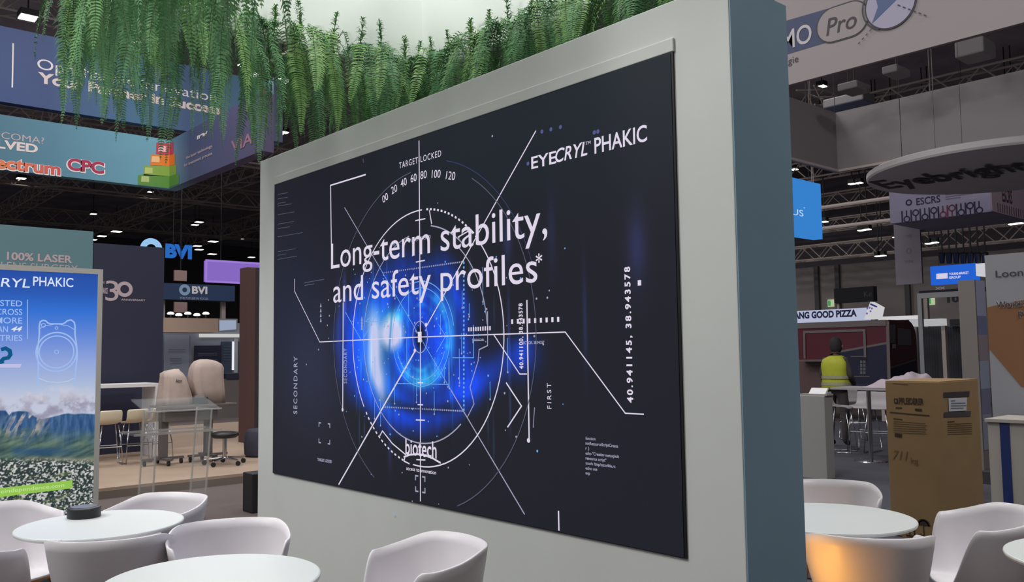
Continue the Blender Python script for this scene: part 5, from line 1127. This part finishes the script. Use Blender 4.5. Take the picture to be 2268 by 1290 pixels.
TR = [((_q[0], -2, 11.0), (_q[0], 9, 11.0), .6, 'steel roof truss in the top left corner beside the bright square lamp'),
 ((-60, 4, 10.6), (-20, 4, 10.6), .7, 'steel roof truss crossing above the upper blue banner at far left'),
 ((-70, 12, 10.9), (-16, 12, 10.9), .8, 'steel roof truss running above the glaucoma banner corner'),
 ((-75, 19, 11.0), (-20, 19, 11.0), .9, 'steel roof truss between the cube corner and the glowing letters'),
 ((-78, 27, 11.1), (-22, 27, 11.1), .9, 'steel roof truss over the hanging ring and letters'),
 ((-78, 8, 10.2), (-30, 8, 10.2), .8, 'lower steel roof truss above the teal booth wall'),
 ((-34, 2, 10.0), (-34, 33, 10.0), .8, 'steel roof truss lying across, above the teal booth wall'),
 ((-46, 2, 10.4), (-46, 35, 10.4), .9, 'farther steel roof truss lying across, above the navy wall'),
 ((-60, 2, 10.6), (-60, 35, 10.6), .9, 'farthest steel roof truss lying across, above the purple sign'),
 ((-12, 20.6, 10.2), (10, 20.6, 10.2), .7, 'steel roof truss seen through the square banner box at top right'),
 ((-20, 23.5, 10.6), (10, 23.5, 10.6), .7, 'second steel roof truss behind the one in the banner box'),
 ((-30, 29, 10.0), (2, 29, 10.0), .7, 'steel roof truss above the black booth fascia'),
 ((-30, 33, 9.0), (2, 33, 9.0), .7, 'low steel roof truss in front of the grey cladding'),
 ((-14, 25, 9.6), (-14, 35, 9.6), .6, 'steel roof truss beside the blue lit sign'),
 ((-30, 34.6, 7.9), (2, 34.6, 7.9), .6, 'steel truss level with the middle of the blue lit sign'),
 ((-30, 34.8, 6.9), (2, 34.8, 6.9), .5, 'steel truss level with the bottom of the blue lit sign'),
 ((-30, 34.2, 5.7), (2, 34.2, 5.7), .6, 'lowest steel truss just above the grey cladding and spotlights')]
for a in TR: truss(*a)
lens = glow('lamp_white', (255, 250, 240), 3.0)
def lamp(px, py, wpx, label, g='ceiling lamps', zc=10.3):
    q = on(px, py, 2, zc)
    if q[1] > 33: q = on(px, py, 1, 33.0); zc = q[2]
    if q[0] < -75: q = on(px, py, 0, -75.0); zc = q[2]
    Zd = -(R.T @ (q - CAM))[2]; w = max(.25, wpx / F * Zd)
    t = thing('ceiling_lamp', label, 'lamp', (q[0], q[1], zc), g)
    MB().box((q[0] - w * .5, q[1] - w * .5, zc), (q[0] + w * .5, q[1] + w * .5, zc + .16), black).build('housing', t); MB().box((q[0] - w * .46, q[1] - w * .46, zc - .03), (q[0] + w * .46, q[1] + w * .46, zc - .001), lens).build('lens', t)
    MB().tube([(q[0], q[1], zc + .16), (q[0], q[1], CEIL)], .02, black, 5).build('drop_rod', t)
for a in [(62, 38, 36, 'bright square ceiling lamp in the top left corner above the blue banner'), (47, 395, 18, 'ceiling lamp just below the glaucoma banner at left'), (207, 474, 12, 'single small ceiling lamp above the gap between teal and navy walls'),
 (258, 513, 20, 'largest of three ceiling lamps in a row above the navy wall'), (226, 523, 17, 'middle of three ceiling lamps in a row above the navy wall'), (206, 531, 15, 'leftmost of three ceiling lamps in a row above the navy wall'), (441, 492, 16, 'upper right of a lamp pair above the glowing letters'), (432, 498, 14, 'lower left of a lamp pair above the glowing letters'),
 (333, 425, 6, 'tiny ceiling lamp right under the green cubes'), (472, 535, 19, 'ceiling lamp right of the glowing letters, upper one above the purple sign'), (470, 563, 17, 'ceiling lamp just above the purple sign'), (437, 545, 16, 'upper lamp touching the end of the glowing letters'), (441, 553, 16, 'lower lamp touching the end of the glowing letters'), (538, 530, 9, 'small lone ceiling lamp near the screen wall edge'), (557, 570, 13, 'small ceiling lamp at the top right of the purple sign'),
 (540, 143, 22, 'left of the three large ceiling lamps glimpsed through the ferns'), (560, 163, 24, 'middle of the three large ceiling lamps glimpsed through the ferns'), (626, 178, 28, 'right and brightest of the three lamps glimpsed through the ferns'), (297, 92, 16, 'ceiling lamp glimpsed through the dense front ferns'), (631, 293, 12, 'right of a lamp pair below the fern tips'), (619, 297, 12, 'left of a lamp pair below the fern tips'),
 (1820, 191, 18, 'bright ceiling lamp inside the square banner box'), (1887, 407, 12, 'left of a lamp pair left of the round canopy'), (1903, 405, 12, 'right of a lamp pair left of the round canopy'), (1826, 491, 10, 'ceiling lamp touching the edge of the blue lit sign'), (1908, 510, 8, 'left of a lamp pair below the beam left of the logo box'), (1921, 508, 8, 'right of a lamp pair below the beam left of the logo box'),
 (1986, 525, 5, 'tiny lamp left of the drop banner'), (2058, 539, 6, 'left of a small lamp pair right of the drop banner'), (2070, 537, 6, 'right of a small lamp pair right of the drop banner'), (1946, 567, 5, 'left of a tiny lamp pair above the cladding'), (1954, 566, 5, 'right of a tiny lamp pair above the cladding'), (2243, 496, 9, 'left of a lamp pair below the logo box at far right'), (2257, 494, 9, 'right of a lamp pair below the logo box at far right'), (1759, 375, 14, 'ceiling lamp above the blue lit sign at the teal wall edge')]: lamp(*a)
for (p0, p1, lab) in (((1822, 460), (1972, 437), 'upper slim steel pipe between the blue lit sign and the logo box'), ((1826, 508), (1972, 496), 'lower slim steel pipe between the blue lit sign and the logo box')):
    a = on(p0[0], p0[1], 1, 24.0); e = on(p1[0], p1[1], 1, 24.0); a = a + (a - e) * .3; e = e + (e - a) * .6; e[2] = a[2]
    b = MB().tube([a, e], .06, steel, 8); b.tube([a + [.3, 0, 0], (a[0] + .3, a[1], CEIL)], .01, steel, 5); b.tube([e - [.3, 0, 0], (e[0] - .3, e[1], CEIL)], .01, steel, 5); tag(b.build('ceiling_pipe'), lab, 'pipe', 'ceiling pipes')
PZ = Plane(0, -27.0)
for k, (x0, y0, x1, y1, lab) in enumerate(((386, 692, 415, 670, 'small pale pink poster hung below the blue fascia'), (386, 622, 414, 600, 'small pink framed poster hung above the blue fascia'))):
    a = PZ.p(x0, y0); e = PZ.p(x1, y1); t = thing('hanging_poster', lab, 'poster', (-27.05, a[0], a[1]))
    MB().box((-27.08, a[0], a[1]), (-27, e[0], e[1]), mat('poster_pink', (168, 138, 132), .7)).build('board', t); MB().tube([(-27.04, (a[0] + e[0]) / 2, e[1]), (-27.04, (a[0] + e[0]) / 2, CEIL)], .007, black, 5).build('suspension_cable', t)
for k, px in enumerate((378, 396, 416, 436, 456)):
    q = on(px, 697 + (k % 2) * 3, 0, -21.8); t = thing('beam_lamp', ['small bright lamp on the beige beam, leftmost of five', 'second small bright lamp on the beige beam', 'middle small bright lamp on the beige beam', 'fourth small bright lamp on the beige beam', 'small bright lamp on the beige beam, nearest the monitor'][k], 'lamp', (q[0], q[1], bm_top), 'lamps on the beige beam')
    MB().tube([(q[0], q[1], bm_top), (q[0], q[1], q[2])], .02, black, 6).build('stem', t); MB().lathe([(0, .05), (.06, .04), (.09, 0), (.07, -.02), (0, -.02)], (q[0], q[1], q[2] + .02), glow('beam_lamp_white', (250, 245, 235), 1.6), 14).build('lamp_head', t)
# projector boxes seen through the banner box
unit_m = mat('unit_grey', (112, 108, 110), .6)
for (px, py, w, h, lab) in ((1892, 196, .42, .16, 'large grey projector unit hung inside the square banner box'), (1985, 160, .3, .16, 'middle grey speaker unit hung inside the square banner box'), (2160, 112, .5, .3, 'right grey speaker unit hung inside the square banner box'), (1880, 226, 1.0, .22, 'pale duct end low in the corner of the square banner box')):
    q = on(px, py, 1, yb - 1.2 if py < 220 else yb + 1.5); t = thing('ceiling_unit', lab, 'unit', tuple(q), 'units hung in the banner box')
    MB().box((q[0] - w / 2, q[1] - .3, q[2] - h / 2), (q[0] + w / 2, q[1] + .3, q[2] + h / 2), unit_m).build('casing', t, bevel=.03); MB().tube([(q[0], q[1], q[2] + h / 2), (q[0], q[1], CEIL)], .012, black, 6).build('drop_rod', t)
